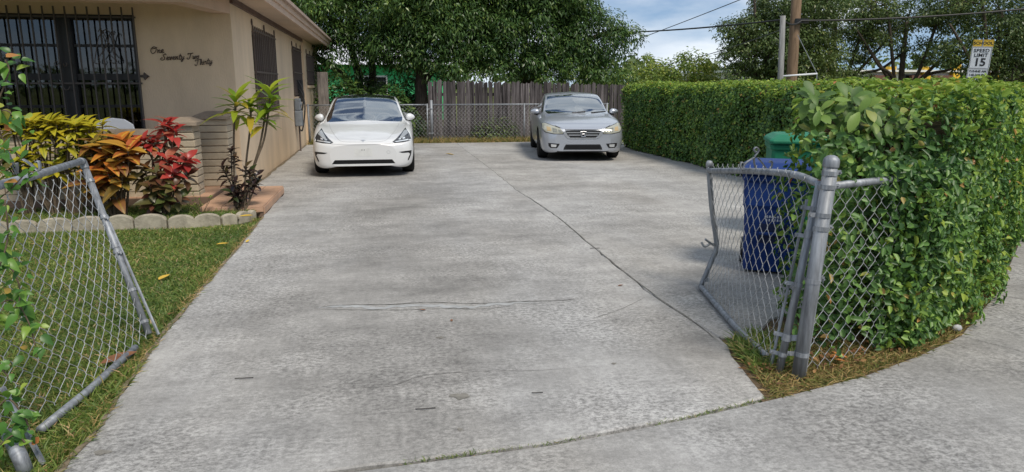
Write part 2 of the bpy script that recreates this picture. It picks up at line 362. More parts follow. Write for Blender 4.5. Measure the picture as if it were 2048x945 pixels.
# lawn, flower bed, soil strips
def sheet(name, poly, z, m, parent=None, kind='structure'):
    b_ = MB(); b_.add([(x, y, z) for x, y in poly], [tuple(range(len(poly)))]); o = b_.build(name, m, parent)
    if kind: tag(o, kind=kind)
    return o
lawn = [(-1.53, 9.2), (-1.50, 6.6), (-1.48, 4.67), (-1.41, 3.4), (-1.43, 2.9), (-8, 3.6), (-12, 8.8), (-1.7, 8.8)]
sheet('lawn', [(x+0.1 if x > -1.7 else x, y) for x, y in lawn], -0.02, m_lawnbase)
sheet('flower_bed', [(-1.56, 9.36), (-1.75, 8.85), (-2.6, 8.8), (-9, 8.9), (-9, 10.2), (-1.56, 10.2)], 0.03, m_soil)
sheet('verge', [(1.90, 3.1), (2.62, 3.3), (3.18, 3.52), (3.75, 3.80), (4.86, 4.65), (7.77, 7.23), (8.0, 8.6), (6.9, 7.4), (3.9, 5.1), (3.1, 4.6), (2.62, 4.35), (2.3, 4.15), (2.0, 4.0), (1.88, 3.5)], -0.012, m_soil)

# cracks and repair lines in the driveway: thin sheets with a shape of their own
def ribbon(name, pts, wd, m, parent, z=0.003, seed=1, taper=True):
    r = random.Random(seed); P = smooth_path([(x, y, z) for x, y in pts], 8); b_ = MB(); n = len(P); vs = []
    for i, p in enumerate(P):
        t = (P[min(i+1, n-1)]-P[max(i-1, 0)]).normalized(); q = Vector((t.y, -t.x, 0)); ww = wd*r.uniform(0.5, 1.5)*(min(1, 6*min(i, n-1-i)/n + 0.1) if taper else 1)
        p = p + q*r.uniform(-0.4, 0.4)*wd; vs += [p - q*ww/2, p + q*ww/2]
    b_.add(vs, [(2*i, 2*i+1, 2*i+3, 2*i+2) for i in range(n-1)]); return b_.build(name, m, parent)
m_crack = mat('crack_dirt', (0.10, 0.095, 0.085), 0.95, spec=0.1, var=(14, 0.6, 1.8))  # dark dirty colour of the driveway cracks
m_patch = mat('cement_repair', (0.345, 0.35, 0.345), 0.9, spec=0.2, var=(10, 0.75, 1.15))
gx = lambda pts: [(G(*p).x, G(*p).y) for p in pts]
ribbon('repair_patch', gx([(632, 617), (690, 613), (760, 616), (850, 611), (930, 615), (1010, 608), (1080, 606)]), 0.05, m_patch, drive, 0.002, 3)
ribbon('crack', gx([(626, 616), (700, 611), (780, 610), (850, 606), (950, 608), (1040, 604), (1120, 602), (1170, 596)]), 0.008, m_crack, drive, 0.004, 4)
ribbon('crack', gx([(630, 620), (720, 621), (800, 621), (880, 618), (960, 619), (1030, 613)]), 0.007, m_crack, drive, 0.0045, 5)
ribbon('crack', gx([(660, 772), (770, 775), (850, 752), (960, 744), (1080, 742), (1200, 732)]), 0.0026, m_crack, drive, 0.004, 6)
ribbon('crack', gx([(1180, 640), (1240, 620), (1290, 596)]), 0.004, m_crack, drive, 0.004, 8)
ribbon('crack', [(2.06, 3.98), (2.07, 4.4), (2.04, 5.1), (2.055, 6.6), (2.1, 8.6), (2.045, 10.9)], 0.009, m_crack, drive, 0.0035, 9)
m_edge_dirt = mat('edge_dirt', (0.16, 0.13, 0.09), 0.95, spec=0.1, var=(20, 0.5, 1.7))
ribbon('edge_dirt', [(-1.515, 9.2), (-1.49, 7.0), (-1.485, 5.6), (-1.47, 4.67), (-1.43, 3.9), (-1.39, 3.4), (-1.41, 2.92)], 0.026, m_edge_dirt, drive, 0.0035, 21, False)
ribbon('edge_dirt', [(-2.12, 11.25), (-2.115, 14), (-2.12, 17), (-2.115, 20.4)], 0.05, m_edge_dirt, drive, 0.0035, 22, False)  # wall-foot line: dirt and painted contact shade in one dark colour
m_stain = mat('oil_stain', (0.17, 0.16, 0.14), 0.8, spec=0.2, var=(18, 0.8, 1.5))
def blot(px_, py_, r_, sq, seed):
    c = G(px_, py_); r = random.Random(seed); n = 22; b_ = MB()
    ph = [r.uniform(0, 6.28) for _ in range(4)]
    pts = [(c.x + r_*sq*math.cos(a)*(1+0.3*math.sin(2*a+ph[0])+0.2*math.sin(5*a+ph[1])), c.y + r_*math.sin(a)*(1+0.3*math.sin(3*a+ph[2])+0.15*math.sin(7*a+ph[3])), 0.003) for a in [2*PI*i/n for i in range(n)]]
    b_.add(pts, [tuple(range(n))]); return b_.build('stain', m_stain, drive)
for i, a in enumerate([(920, 793, 0.035, 1.3), (205, 906, 0.022, 1.4), (920, 860, 0.014, 1.0), (1228, 728, 0.012, 1.2), (880, 676, 0.02, 1.2)]): blot(*a, seed=40+i)

# ================================================================== HOUSE
HX, SY = -2.15, 11.45            # side wall plane, script wall plane
m_stucco = mat('beige_stucco', (0.74, 0.575, 0.40), 0.9, spec=0.15, var=(1.4, 0.80, 1.07, (1, 1, 0.35)), bump=0.5, bscale=60)
m_trim = mat('tan_trim', (0.58, 0.42, 0.31), 0.7, spec=0.25, var=(2.0, 0.88, 1.08))
m_soffit = mat('tan_soffit', (0.54, 0.41, 0.30), 0.8, spec=0.2, var=(1.5, 0.9, 1.06))
m_frieze = mat('brown_frieze', (0.12, 0.075, 0.06), 0.7, var=(4, 0.7, 1.4))
m_roof = mat('roof_tile', (0.40, 0.30, 0.24), 0.85, var=(5, 0.7, 1.2))
m_brick = mat('cream_slump_brick', (0.47, 0.395, 0.29), 0.9, spec=0.15, var=(5, 0.82, 1.08), bump=0.5, bscale=40, rand=0.08)
m_mortar = mat('mortar', (0.20, 0.155, 0.11), 0.95, spec=0.1)
m_cap = mat('brown_pillar_cap', (0.27, 0.215, 0.16), 0.85, var=(6, 0.75, 1.25))
m_bronze = mat('dark_bronze_metal', (0.016, 0.014, 0.014), 0.45, spec=0.4)
m_bar = mat('brown_iron_bar', (0.085, 0.07, 0.062), 0.5, spec=0.4)
m_sidebar = mat('brown_grille_bar', (0.13, 0.10, 0.085), 0.55, spec=0.4)
m_panelbrown = mat('brown_shutter', (0.10, 0.08, 0.07), 0.6, var=(3, 0.8, 1.2, (1, 1, 0.2)))
m_letter = mat('dark_script_metal', (0.07, 0.05, 0.038), 0.5, spec=0.4)
m_tile = mat('terracotta_tile', (0.50, 0.31, 0.205), 0.55, spec=0.35, var=(3.5, 0.8, 1.1), rand=0.07)
m_tilegrout = mat('tile_grout', (0.19, 0.13, 0.095), 0.95, spec=0.1)
house = thing('house', 'beige stucco house with barred windows, script address letters and tan eaves', 'house', (HX, SY, 0))

def wall_yz(name, X, th, y0, y1, z0, z1, opens, m, parent):
    ys = sorted({y0, y1, *[o[0] for o in opens], *[o[1] for o in opens]}); zs = sorted({z0, z1, *[o[2] for o in opens], *[o[3] for o in opens]})
    b_ = MB()
    solid = lambda i, j: 0 <= i < len(ys)-1 and 0 <= j < len(zs)-1 and not any(o[0] <= (ys[i]+ys[i+1])/2 <= o[1] and o[2] <= (zs[j]+zs[j+1])/2 <= o[3] for o in opens)
    for i in range(len(ys)-1):
        for j in range(len(zs)-1):
            if not solid(i, j): continue
            a, c, d, e = ys[i], ys[i+1], zs[j], zs[j+1]
            b_.add([(X, a, d), (X, c, d), (X, c, e), (X, a, e)], [(0, 1, 2, 3)]); b_.add([(X-th, a, d), (X-th, c, d), (X-th, c, e), (X-th, a, e)], [(3, 2, 1, 0)])
            for (ii, jj, q) in ((i-1, j, [(X, a, d), (X, a, e), (X-th, a, e), (X-th, a, d)]), (i+1, j, [(X, c, d), (X-th, c, d), (X-th, c, e), (X, c, e)]), (i, j-1, [(X, a, d), (X-th, a, d), (X-th, c, d), (X, c, d)]), (i, j+1, [(X, a, e), (X, c, e), (X-th, c, e), (X-th, a, e)])):
                if not solid(ii, jj): b_.add(q, [(0, 1, 2, 3)])
    return b_.build(name, m, parent)
WZ = 2.86
W1 = (13.15, 15.75, 1.12, 2.56); W2 = (18.7, 20.6, 1.34, 2.52); W3 = (21.5, 23.6, 1.62, 2.46)
wall_yz('side_wall', HX, 0.2, SY, 21.0, -0.05, WZ, [W1, W2], m_stucco, house)
wall_yz('side_wall', HX+0.06, 0.2, 21.0, 25.2, -0.05, WZ, [W3], m_stucco, house)
b = MB(); b.box(-10, HX-0.2, 25.0, 25.2, -0.05, WZ); b.box(-10, -9.8, SY+0.21, 24.99, -0.05, WZ); b.build('rear_wall', m_stucco, house)
def side_window(o4, X):
    y0, y1, z0, z1 = o4
    b_ = MB(); f = 0.05
    b_.box(X-0.14, X-0.09, y0, y1, z0, z0+f); b_.box(X-0.14, X-0.09, y0, y1, z1-f, z1); b_.box(X-0.14, X-0.09, y0, y0+f, z0+f, z1-f); b_.box(X-0.14, X-0.09, y1-f, y1, z0+f, z1-f)
    zm = (z0+z1)/2; b_.box(X-0.14, X-0.09, y0+f, y1-f, zm-0.02, zm+0.02)
    win = b_.build('window', m_panelbrown, house)
    p = MB(); p.box(X-0.125, X-0.115, y0+f, y1-f, z0+f, z1-f); p.build('pane', glassmat('window_glass', (0.36, 0.36, 0.35), 0.03), win)
    p = MB(); p.box(X-0.19, X-0.17, y0, y1, z0, z1); p.build('blind', m_panelbrown, win)
    s = MB(); s.box(X-0.08, X+0.05, y0-0.04, y1+0.04, z0-0.07, z0-0.002); s.build('sill', m_stucco, win)
    n = 13 if y1-y0 > 2.2 else 9
    for i in range(n):
        y = y0 + 0.03 + (y1-y0-0.06)*i/(n-1); q = MB(); q.box(X+0.012, X+0.036, y-0.014, y+0.014, z0-0.02, z1+0.05); q.build('bar', m_sidebar, win)
    q = MB()
    for z in (z0+0.06, zm, z1-0.02): q.box(X+0.036, X+0.046, y0-0.03, y1+0.03, z-0.015, z+0.015)
    q.build('cross_bar', m_sidebar, win)
    for i in range(3):
        y = y0 + (y1-y0)*i/2; q = MB(); q.prism([(0, 0.05), (0.02, 0.085), (0.035, 0.09), (0.02, 0.11), (0, 0.16), (-0.02, 0.11), (-0.035, 0.09), (-0.02, 0.085)], X+0.008, X+0.03, lambda a, c, h, y=y: (h, y+a, z1+c)); q.build('finial', m_sidebar, win)
side_window(W1, HX); side_window(W2, HX); side_window(W3, HX+0.06)

# script wall with the wide barred window
WX0, WX1, Wz0, Wz1 = -7.6, -3.47, 0.45, 2.60
b = MB(); b.box(WX1, HX-0.2, SY, SY+0.2, -0.05, WZ); b.box(-10, WX0, SY, SY+0.2, -0.05, WZ); b.box(WX0, WX1, SY, SY+0.2, Wz1, WZ); b.box(WX0, WX1, SY, SY+0.2, -0.05, Wz0)
b.build('front_wall', m_stucco, house)
fr = MB(); f = 0.06; Y0, Y1 = SY+0.03, SY+0.10
xm = PY(133, 120, SY).x
fr.box(WX0, WX1, Y0, Y1, Wz1-f, Wz1); fr.box(WX0, WX1, Y0, Y1, Wz0, Wz0+f); fr.box(WX1-f, WX1, Y0, Y1, Wz0+f, Wz1-f); fr.box(WX0, WX0+f, Y0, Y1, Wz0+f, Wz1-f)
for xc, hw in ((xm, 0.10), (xm-2.1, 0.10)): fr.box(xc-hw, xc+hw, Y0-0.01, Y1+0.01, Wz0+f, Wz1-f)
for z, hw in ((2.17, 0.02), (1.73, 0.045), (1.31, 0.02)): fr.box(WX0+f, WX1-f, Y0+0.005, Y1-0.005, z-hw, z+hw)
win = fr.build('window', m_bronze, house)
for x0, x1 in ((xm+0.1, WX1-f), (xm-2.0, xm-0.1), (WX0+f, xm-2.2)):
    for z0, z1 in ((Wz0+f, 1.29), (1.33, 1.685), (1.775, 2.15), (2.19, Wz1-f)):
        p = MB(); p.box(x0, x1, SY+0.06, SY+0.068, z0, z1); p.build('pane', glassmat('window_glass', (0.36, 0.36, 0.35), 0.03), win)
cur = MB(); n = 90
vs = [(WX0 + (WX1-WX0)*i/n, SY+0.15+0.02*math.sin(i*1.9), z) for i in range(n+1) for z in (1.7, Wz1)]
cur.add(vs, [(2*i, 2*i+2, 2*i+3, 2*i+1) for i in range(n)]); cur.build('curtain', mat('grey_curtain', (0.55, 0.55, 0.50), 0.9), win)
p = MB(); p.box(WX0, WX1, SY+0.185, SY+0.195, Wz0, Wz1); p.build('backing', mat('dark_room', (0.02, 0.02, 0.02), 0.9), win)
grX = [PY(x, 120, SY-0.06).x for x in (275, 253, 231, 208, 185, 162, 141, 119, 97, 74, 50, 27, 3)]
d_ = grX[-1]-grX[-2]; grX += [grX[-1]+d_*(i+1) for i in range(9)]
for x in grX:
    q = MB(); q.box(x-0.009, x+0.009, SY-0.07, SY-0.048, 0.5, 2.70); q.build('bar', m_bar, win)
q = MB(); q.box(-7.6, -3.44, SY-0.048, SY-0.036, 1.625, 1.65); q.box(-7.6, -3.44, SY-0.048, SY-0.036, 2.55, 2.575); q.box(-7.6, -3.44, SY-0.048, SY-0.036, 0.55, 0.575); q.build('cross_bar', m_bar, win)
def scroll(px0, pts, r=0.007, name='scroll_ornament'):
    q = MB(); q.tube(smooth_path([PY(x, y, SY-0.085) for x, y in pts], 4), r, 5); return q.build(name, m_bar, win, smooth=True)
scroll(0, [(196, 64), (199, 60), (204, 62), (204, 68), (197, 76), (190, 120), (190, 126), (196, 128), (200, 124), (197, 120)])
scroll(0, [(216, 64), (213, 60), (207, 62), (208, 68), (215, 80), (232, 118), (232, 125), (227, 127), (222, 124), (224, 120)])
scroll(0, [(229, 70), (227, 66), (222, 66), (219, 72), (214, 90), (196, 118)]); scroll(0, [(206, 70), (212, 90), (218, 108), (234, 122)])
scroll(0, [(118, 126), (113, 132), (109, 130), (110, 125), (116, 124)]); scroll(0, [(126, 128), (130, 133), (134, 130), (132, 125)])
scroll(0, [(127, 175), (131, 180), (137, 179), (140, 172)])
# pointed iron anchor on the wall beside the window
q = MB(); c = PY(291, 153, SY); q.prism([(-0.075, -0.015), (-0.02, -0.02), (-0.005, -0.055), (0.02, -0.025), (0.06, 0), (0.02, 0.025), (-0.005, 0.055), (-0.02, 0.02), (-0.075, 0.015)], SY-0.04, SY, lambda a, d, h: (c.x+a, h, c.z+d)); q.build('iron_anchor', m_letter, house)

# script lettering, drawn with strokes
GL = {'O': ([[(0.5, 1.0), (0.15, 0.75), (0.1, 0.3), (0.4, 0.0), (0.8, 0.3), (0.85, 0.8), (0.5, 1.0), (0.3, 0.8), (0.55, 0.72), (1.0, 0.85)]], 1.05),
      'S': ([[(0.85, 0.8), (0.75, 1.0), (0.5, 0.95), (0.4, 0.7), (0.6, 0.45), (0.6, 0.12), (0.3, 0.0), (0.0, 0.12), (0.05, 0.38), (0.3, 0.35)]], 0.9),
      'T': ([[(0.15, 0.72), (0.15, 0.95), (0.5, 0.92), (1.0, 1.0)], [(0.62, 0.92), (0.5, 0.4), (0.35, 0.03), (0.05, 0.05), (0.08, 0.25)]], 0.95),
      'n': ([[(0, 0.45), (0.1, 0.5), (0.08, 0.0), (0.15, 0.35), (0.35, 0.5), (0.4, 0.3), (0.38, 0.05), (0.55, 0.05)]], 0.56),
      'e': ([[(0, 0.15), (0.25, 0.25), (0.35, 0.42), (0.22, 0.52), (0.08, 0.3), (0.12, 0.05), (0.3, 0.0), (0.5, 0.12)]], 0.5),
      'v': ([[(0, 0.45), (0.1, 0.5), (0.14, 0.0), (0.3, 0.2), (0.36, 0.5), (0.5, 0.42)]], 0.5),
      't': ([[(0.25, 0.95), (0.15, 0.4), (0.14, 0.05), (0.3, 0.02), (0.42, 0.12)], [(0.0, 0.6), (0.42, 0.66)]], 0.42),
      'y': ([[(0, 0.45), (0.1, 0.5), (0.1, 0.1), (0.25, 0.05), (0.4, 0.3), (0.45, 0.52), (0.35, 0.0), (0.2, -0.35), (0.02, -0.3), (0.1, -0.12), (0.55, 0.1)]], 0.6),
      'w': ([[(0, 0.45), (0.08, 0.5), (0.1, 0.03), (0.24, 0.1), (0.3, 0.45), (0.32, 0.05), (0.46, 0.12), (0.52, 0.5), (0.65, 0.42)]], 0.64),
      'o': ([[(0.25, 0.5), (0.08, 0.35), (0.1, 0.05), (0.3, 0.03), (0.38, 0.3), (0.25, 0.5), (0.5, 0.45)]], 0.5),
      'h': ([[(0.0, 0.1), (0.25, 0.7), (0.22, 0.98), (0.12, 0.85), (0.1, 0.0), (0.2, 0.4), (0.35, 0.48), (0.38, 0.05), (0.52, 0.05)]], 0.54),
      'i': ([[(0, 0.35), (0.1, 0.5), (0.1, 0.05), (0.26, 0.08)], [(0.13, 0.7), (0.15, 0.76)]], 0.28),
      'r': ([[(0, 0.3), (0.1, 0.55), (0.16, 0.45), (0.3, 0.45), (0.26, 0.1), (0.42, 0.05)]], 0.42), ' ': ([], 0.35)}
def script(word, p0, p1, name='address_lettering'):
    a, c = PY(*p0, SY), PY(*p1, SY); u = (c-a); wdt = sum(GL[k][1] for k in word); sc = u.length/wdt; u.normalize(); vv = Vector((-u.z, 0, u.x)); q = MB(); x = 0
    for k in word:
        for st in GL[k][0]:
            pts = [a + u*((x+s_+0.22*t_)*sc) + vv*(t_*sc*1.02) + Vector((0, -0.016, 0)) for s_, t_ in st]
            q.tube(smooth_path(pts, 4) if len(pts) > 2 else pts, 0.0055, 5)
        x += GL[k][1]
    o = q.build(name, m_letter, house, smooth=True); o['label'] = 'script metal lettering reading ' + word
    return o
script('One', (301, 108), (329, 106)); script('Seventy Two', (322, 121), (399, 118)); script('Thirty', (390, 132), (426, 127))

# porch: beam, floor, step platform, pillars, low wall
b = MB(); zb = 2.64
b.prism([(HX-0.002, SY-0.002), (HX-0.25, SY-0.002), (-2.62, 10.25), (-10, 10.25), (-10, 10.0), (-2.43, 10.0)], zb, 2.875, lambda a, c, h: (a, c, h)); b.build('porch_beam', m_trim, house)
b = MB(); b.box(-10, -2.3, 10.26, SY-0.01, 2.80, 2.86); b.build('porch_ceiling', m_soffit, house)
b = MB(); b.box(-10, -2.3, 9.95, SY-0.004, -0.04, 0.145); b.build('porch_floor', m_tilegrout, house)
plat = MB(); plat.box(-2.298, -1.535, 9.34, 11.2, -0.04, 0.092); plat = plat.build('step_platform', m_tilegrout, house)
tile_me = None
def tiles(parent, xs, ys, z, th=0.02):
    for i in range(len(xs)-1):
        for j in range(len(ys)-1):
            q = MB(); q.frustum(xs[i]+0.003, xs[i+1]-0.003, ys[j]+0.003, ys[j+1]-0.003, z-th, z, 0.002); q.build('tile', m_tile, parent)
tiles(plat, [-2.30, -2.04, -1.785, -1.53], [9.33+0.312*i for i in range(7)], 0.112)
for j in range(6):
    q = MB(); q.box(-1.534, -1.522, 9.333+0.312*j, 9.637+0.312*j, 0.004, 0.090); q.build('tile', m_tile, plat)
for j in range(3):
    q = MB(); q.box(-2.295+0.255*j, -2.047+0.255*j, 9.326, 9.339, 0.034, 0.090); q.build('tile', m_tile, plat)
fl = MB(); fl.box(-10, -2.31, 9.96, SY-0.01, 0.1451, 0.1475); fl = fl.build('porch_tiling', m_tilegrout, house)
tiles(fl, [-2.31-0.31*i for i in range(5, -1, -1)], [10.0+0.31*i for i in range(5)], 0.16, 0.012)
def pillar(x0, x1, y0, y1, z0, z1, n):
    b_ = MB(); b_.box(x0+0.02, x1-0.02, y0+0.02, y1-0.02, z0, z1); pl = b_.build('pillar', m_mortar, house); h = (z1-z0)/n
    for i in range(n):
        q = MB(); e = [rnd.uniform(-0.006, 0.006) for _ in range(4)]
        q.frustum(x0+e[0], x1+e[1], y0+e[2], y1+e[3], z0+i*h+0.004, z0+(i+1)*h-0.004, 0.003)
        bevel(q.build('brick', m_brick, pl), 0.012, 2)
    q = MB(); q.box(x0-0.06, x1+0.06, y0-0.06, y1+0.06, z1-0.006, z1+0.035); q.frustum(x0-0.06, x1+0.06, y0-0.06, y1+0.06, z1+0.035, z1+0.10, 0.14); q.build('cap', m_cap, pl)
    return pl
pillar(-2.62, -2.22, 10.95, 11.36, 0.158, 1.14, 10)
pillar(-2.80, -2.46, 10.02, 10.38, 0.02, 1.10, 11)
lw = MB(); lw.box(-10, -2.82, 10.09, 10.27, 0.0, 0.98); lw = lw.build('low_wall', m_mortar, house)
for i in range(9):
    for j in range(12):
        q = MB(); x1 = -2.82 - j*0.4 - (0.2 if i % 2 else 0); x0 = x1-0.392; x1 = min(x1, -2.83)
        q.frustum(x0, x1, 10.07, 10.29, 0.02+i*0.106, 0.02+i*0.106+0.098, 0.004); q.build('brick', m_brick, lw)
q = MB(); q.box(-10, -2.83, 10.02, 10.34, 0.975, 1.04); q.build('coping', m_cap, lw)

# roof, eaves
EX = -1.6
b = MB(); b.box(-10.5, EX-0.04, 9.2, 25.7, 2.875, 2.93); b.build('soffit', m_soffit, house)
b = MB(); b.box(HX+0.003, HX+0.05, SY, 25.2, 2.79, 2.872); b.build('frieze_board', m_frieze, house)
b = MB(); b.box(EX-0.038, EX, 9.2, 25.75, 2.80, 2.99); b.box(EX+0.002, EX+0.03, 9.15, 25.8, 2.90, 3.07); b.box(-10.5, EX-0.04, 25.702, 25.74, 2.80, 2.99); b.build('fascia', m_trim, house)
rf = MB(); rf.add([(EX+0.09, 9.0, 3.06), (EX+0.09, 25.9, 3.06), (-6.0, 21.5, 4.1), (-6.0, 13.5, 4.1), (-10.6, 9.0, 3.06), (-10.6, 25.9, 3.06), (EX+0.09, 9.0, 3.0), (EX+0.09, 25.9, 3.0), (-10.6, 9.0, 3.0), (-10.6, 25.9, 3.0)],
    [(0, 1, 2, 3), (1, 5, 2), (5, 4, 3, 2), (4, 0, 3), (6, 8, 9, 7), (0, 6, 7, 1), (1, 7, 9, 5), (5, 9, 8, 4), (4, 8, 6, 0)]); rf.build('roof', m_roof, house)

# electric meter and conduits on the side wall
m_grey = mat('grey_painted_metal', (0.20, 0.22, 0.24), 0.5, spec=0.4, var=(8, 0.75, 1.2))
m_dkgrey = mat('dark_cable', (0.03, 0.03, 0.03), 0.6)
my = 18.6
mt = thing('electric_meter', 'grey electric meter box with conduit on the house side wall beside the white car', 'meter', (HX+0.05, my, 0))
b = MB(); b.box(HX+0.01, HX+0.18, my-0.16, my+0.16, 0.62, 1.0); bevel(b.build('meter_box', m_grey, mt), 0.02)
b = MB(); b.lathe([(0.09, 0), (0.095, 0.05), (0.07, 0.10)], 16, Matrix.Translation((HX+0.1, my, 1.16)) @ Matrix.Rotation(PI/2, 4, 'X')); b.build('meter_dial', m_grey, mt, smooth=True)
b = MB(); b.box(HX+0.01, HX+0.16, my-0.11, my+0.11, 1.0, 1.30); bevel(b.build('meter_housing', m_grey, mt), 0.03)
b = MB(); b.tube([(HX+0.09, my, 0.0), (HX+0.09, my, 0.64)], 0.022, 8); b.build('conduit', mat('rusty_pipe', (0.12, 0.09, 0.075), 0.7), mt)
for dy, z0, z1 in ((0.5, 0.9, 1.75), (0.62, 0.5, 1.55)):
    b = MB(); b.tube(smooth_path([(HX+0.05, my+dy, z1), (HX+0.16, my+dy, z1-0.2), (HX+0.2, my+dy-0.1, (z0+z1)/2), (HX+0.1, my+dy, z0), (HX+0.04, my+dy, z0)]), 0.02, 6); b.build('cable', m_dkgrey, mt, smooth=True)
b = MB(); b.box(HX+0.005, HX+0.14, my+0.75, my+1.0, 1.2, 1.75); b.build('junction_box', m_dkgrey, mt)
wp = MB(); wp.box(-1.85, -1.55, 22.0, 22.12, -0.03, 2.0); tag(bevel(wp.build('wooden_post', mat('grey_old_wood', (0.16, 0.14, 0.125), 0.9, spec=0.1, var=(6, 0.5, 1.7, (4, 4, 0.5)))), 0.01), 'weathered grey wooden post standing behind the house corner and chain-link fence', 'post')

# plastic chair on the porch
m_wplastic = mat('white_plastic', (0.86, 0.87, 0.88), 0.4)
cx, cy = PY(240, 250, 10.75).x, 10.75
ch = thing('plastic_chair', 'white plastic garden chair behind the low porch wall', 'chair', (cx, cy, 0.16))
b = MB(); poly = [(-0.27, 0.42), (-0.28, 0.75), (-0.25, 0.93), (-0.15, 1.0), (0, 1.02), (0.15, 1.0), (0.25, 0.93), (0.28, 0.75), (0.27, 0.42)]
b.prism(poly, -0.2, -0.17, lambda a, c, h: (cx+a, cy+h-0.02-0.08*(c-0.4), 0.16+c)); bevel(b.build('backrest', m_wplastic, ch), 0.01)
b = MB(); b.box(cx-0.26, cx+0.26, cy-0.2, cy+0.28, 0.16+0.40, 0.16+0.43); bevel(b.build('seat', m_wplastic, ch), 0.015)
for sx in (-1, 1):
    for sy in (-0.17, 0.24): b = MB(); b.tube([(cx+sx*0.26, cy+sy*1.1, 0.162), (cx+sx*0.23, cy+sy, 0.57)], [0.02, 0.03], 8); b.build('leg', m_wplastic, ch)
    b = MB(); b.box(cx+sx*0.29-0.025, cx+sx*0.29+0.025, cy-0.2, cy+0.2, 0.16+0.62, 0.16+0.65); b.tube([(cx+sx*0.28, cy+0.18, 0.57), (cx+sx*0.29, cy+0.18, 0.79)], 0.018, 6); b.build('armrest', m_wplastic, ch)
# ================================================================== CARS
m_chrome = mat('chrome', (0.62, 0.63, 0.65), 0.28, 0.9)
m_black = mat('black_plastic', (0.012, 0.012, 0.013), 0.45, spec=0.4)
m_gloss = mat('gloss_black', (0.008, 0.008, 0.009), 0.08, spec=0.6)
m_tyre = mat('tyre_rubber', (0.018, 0.018, 0.018), 0.85, spec=0.2)
m_rim = mat('alloy_rim', (0.42, 0.43, 0.45), 0.3, 0.8)
m_lampw = mat('lamp_reflector', (0.75, 0.77, 0.78), 0.15, 0.6)
m_inner = mat('car_interior', (0.03, 0.03, 0.032), 0.8)
m_seat = mat('car_seat', (0.05, 0.05, 0.052), 0.7)
m_under = mat('underbody', (0.008, 0.008, 0.008), 0.95, spec=0.1)
m_white = mat('pearl_white_paint', (0.64, 0.65, 0.655), 0.30, spec=0.5, coat=1.0)
m_silver = mat('silver_paint', (0.42, 0.445, 0.49), 0.34, 0.55, coat=0.8)
m_seam = mat('panel_gap', (0.05, 0.05, 0.055), 0.8, spec=0.1)

def pchip(xs, ys, xq):
    xs = np.asarray(xs, float); ys = np.asarray(ys, float); h = np.diff(xs); d = np.diff(ys)/h; n = len(xs); m = np.zeros(n)
    for i in range(1, n-1):
        if d[i-1]*d[i] > 0: w1, w2 = 2*h[i]+h[i-1], h[i]+2*h[i-1]; m[i] = (w1+w2)/(w1/d[i-1]+w2/d[i])
    m[0], m[-1] = d[0], d[-1]
    i = np.clip(np.searchsorted(xs, xq, side='right')-1, 0, n-2); t = (xq-xs[i])/h[i]
    return (2*t**3-3*t**2+1)*ys[i] + (t**3-2*t**2+t)*h[i]*m[i] + (-2*t**3+3*t**2)*ys[i+1] + (t**3-t**2)*h[i]*m[i+1]

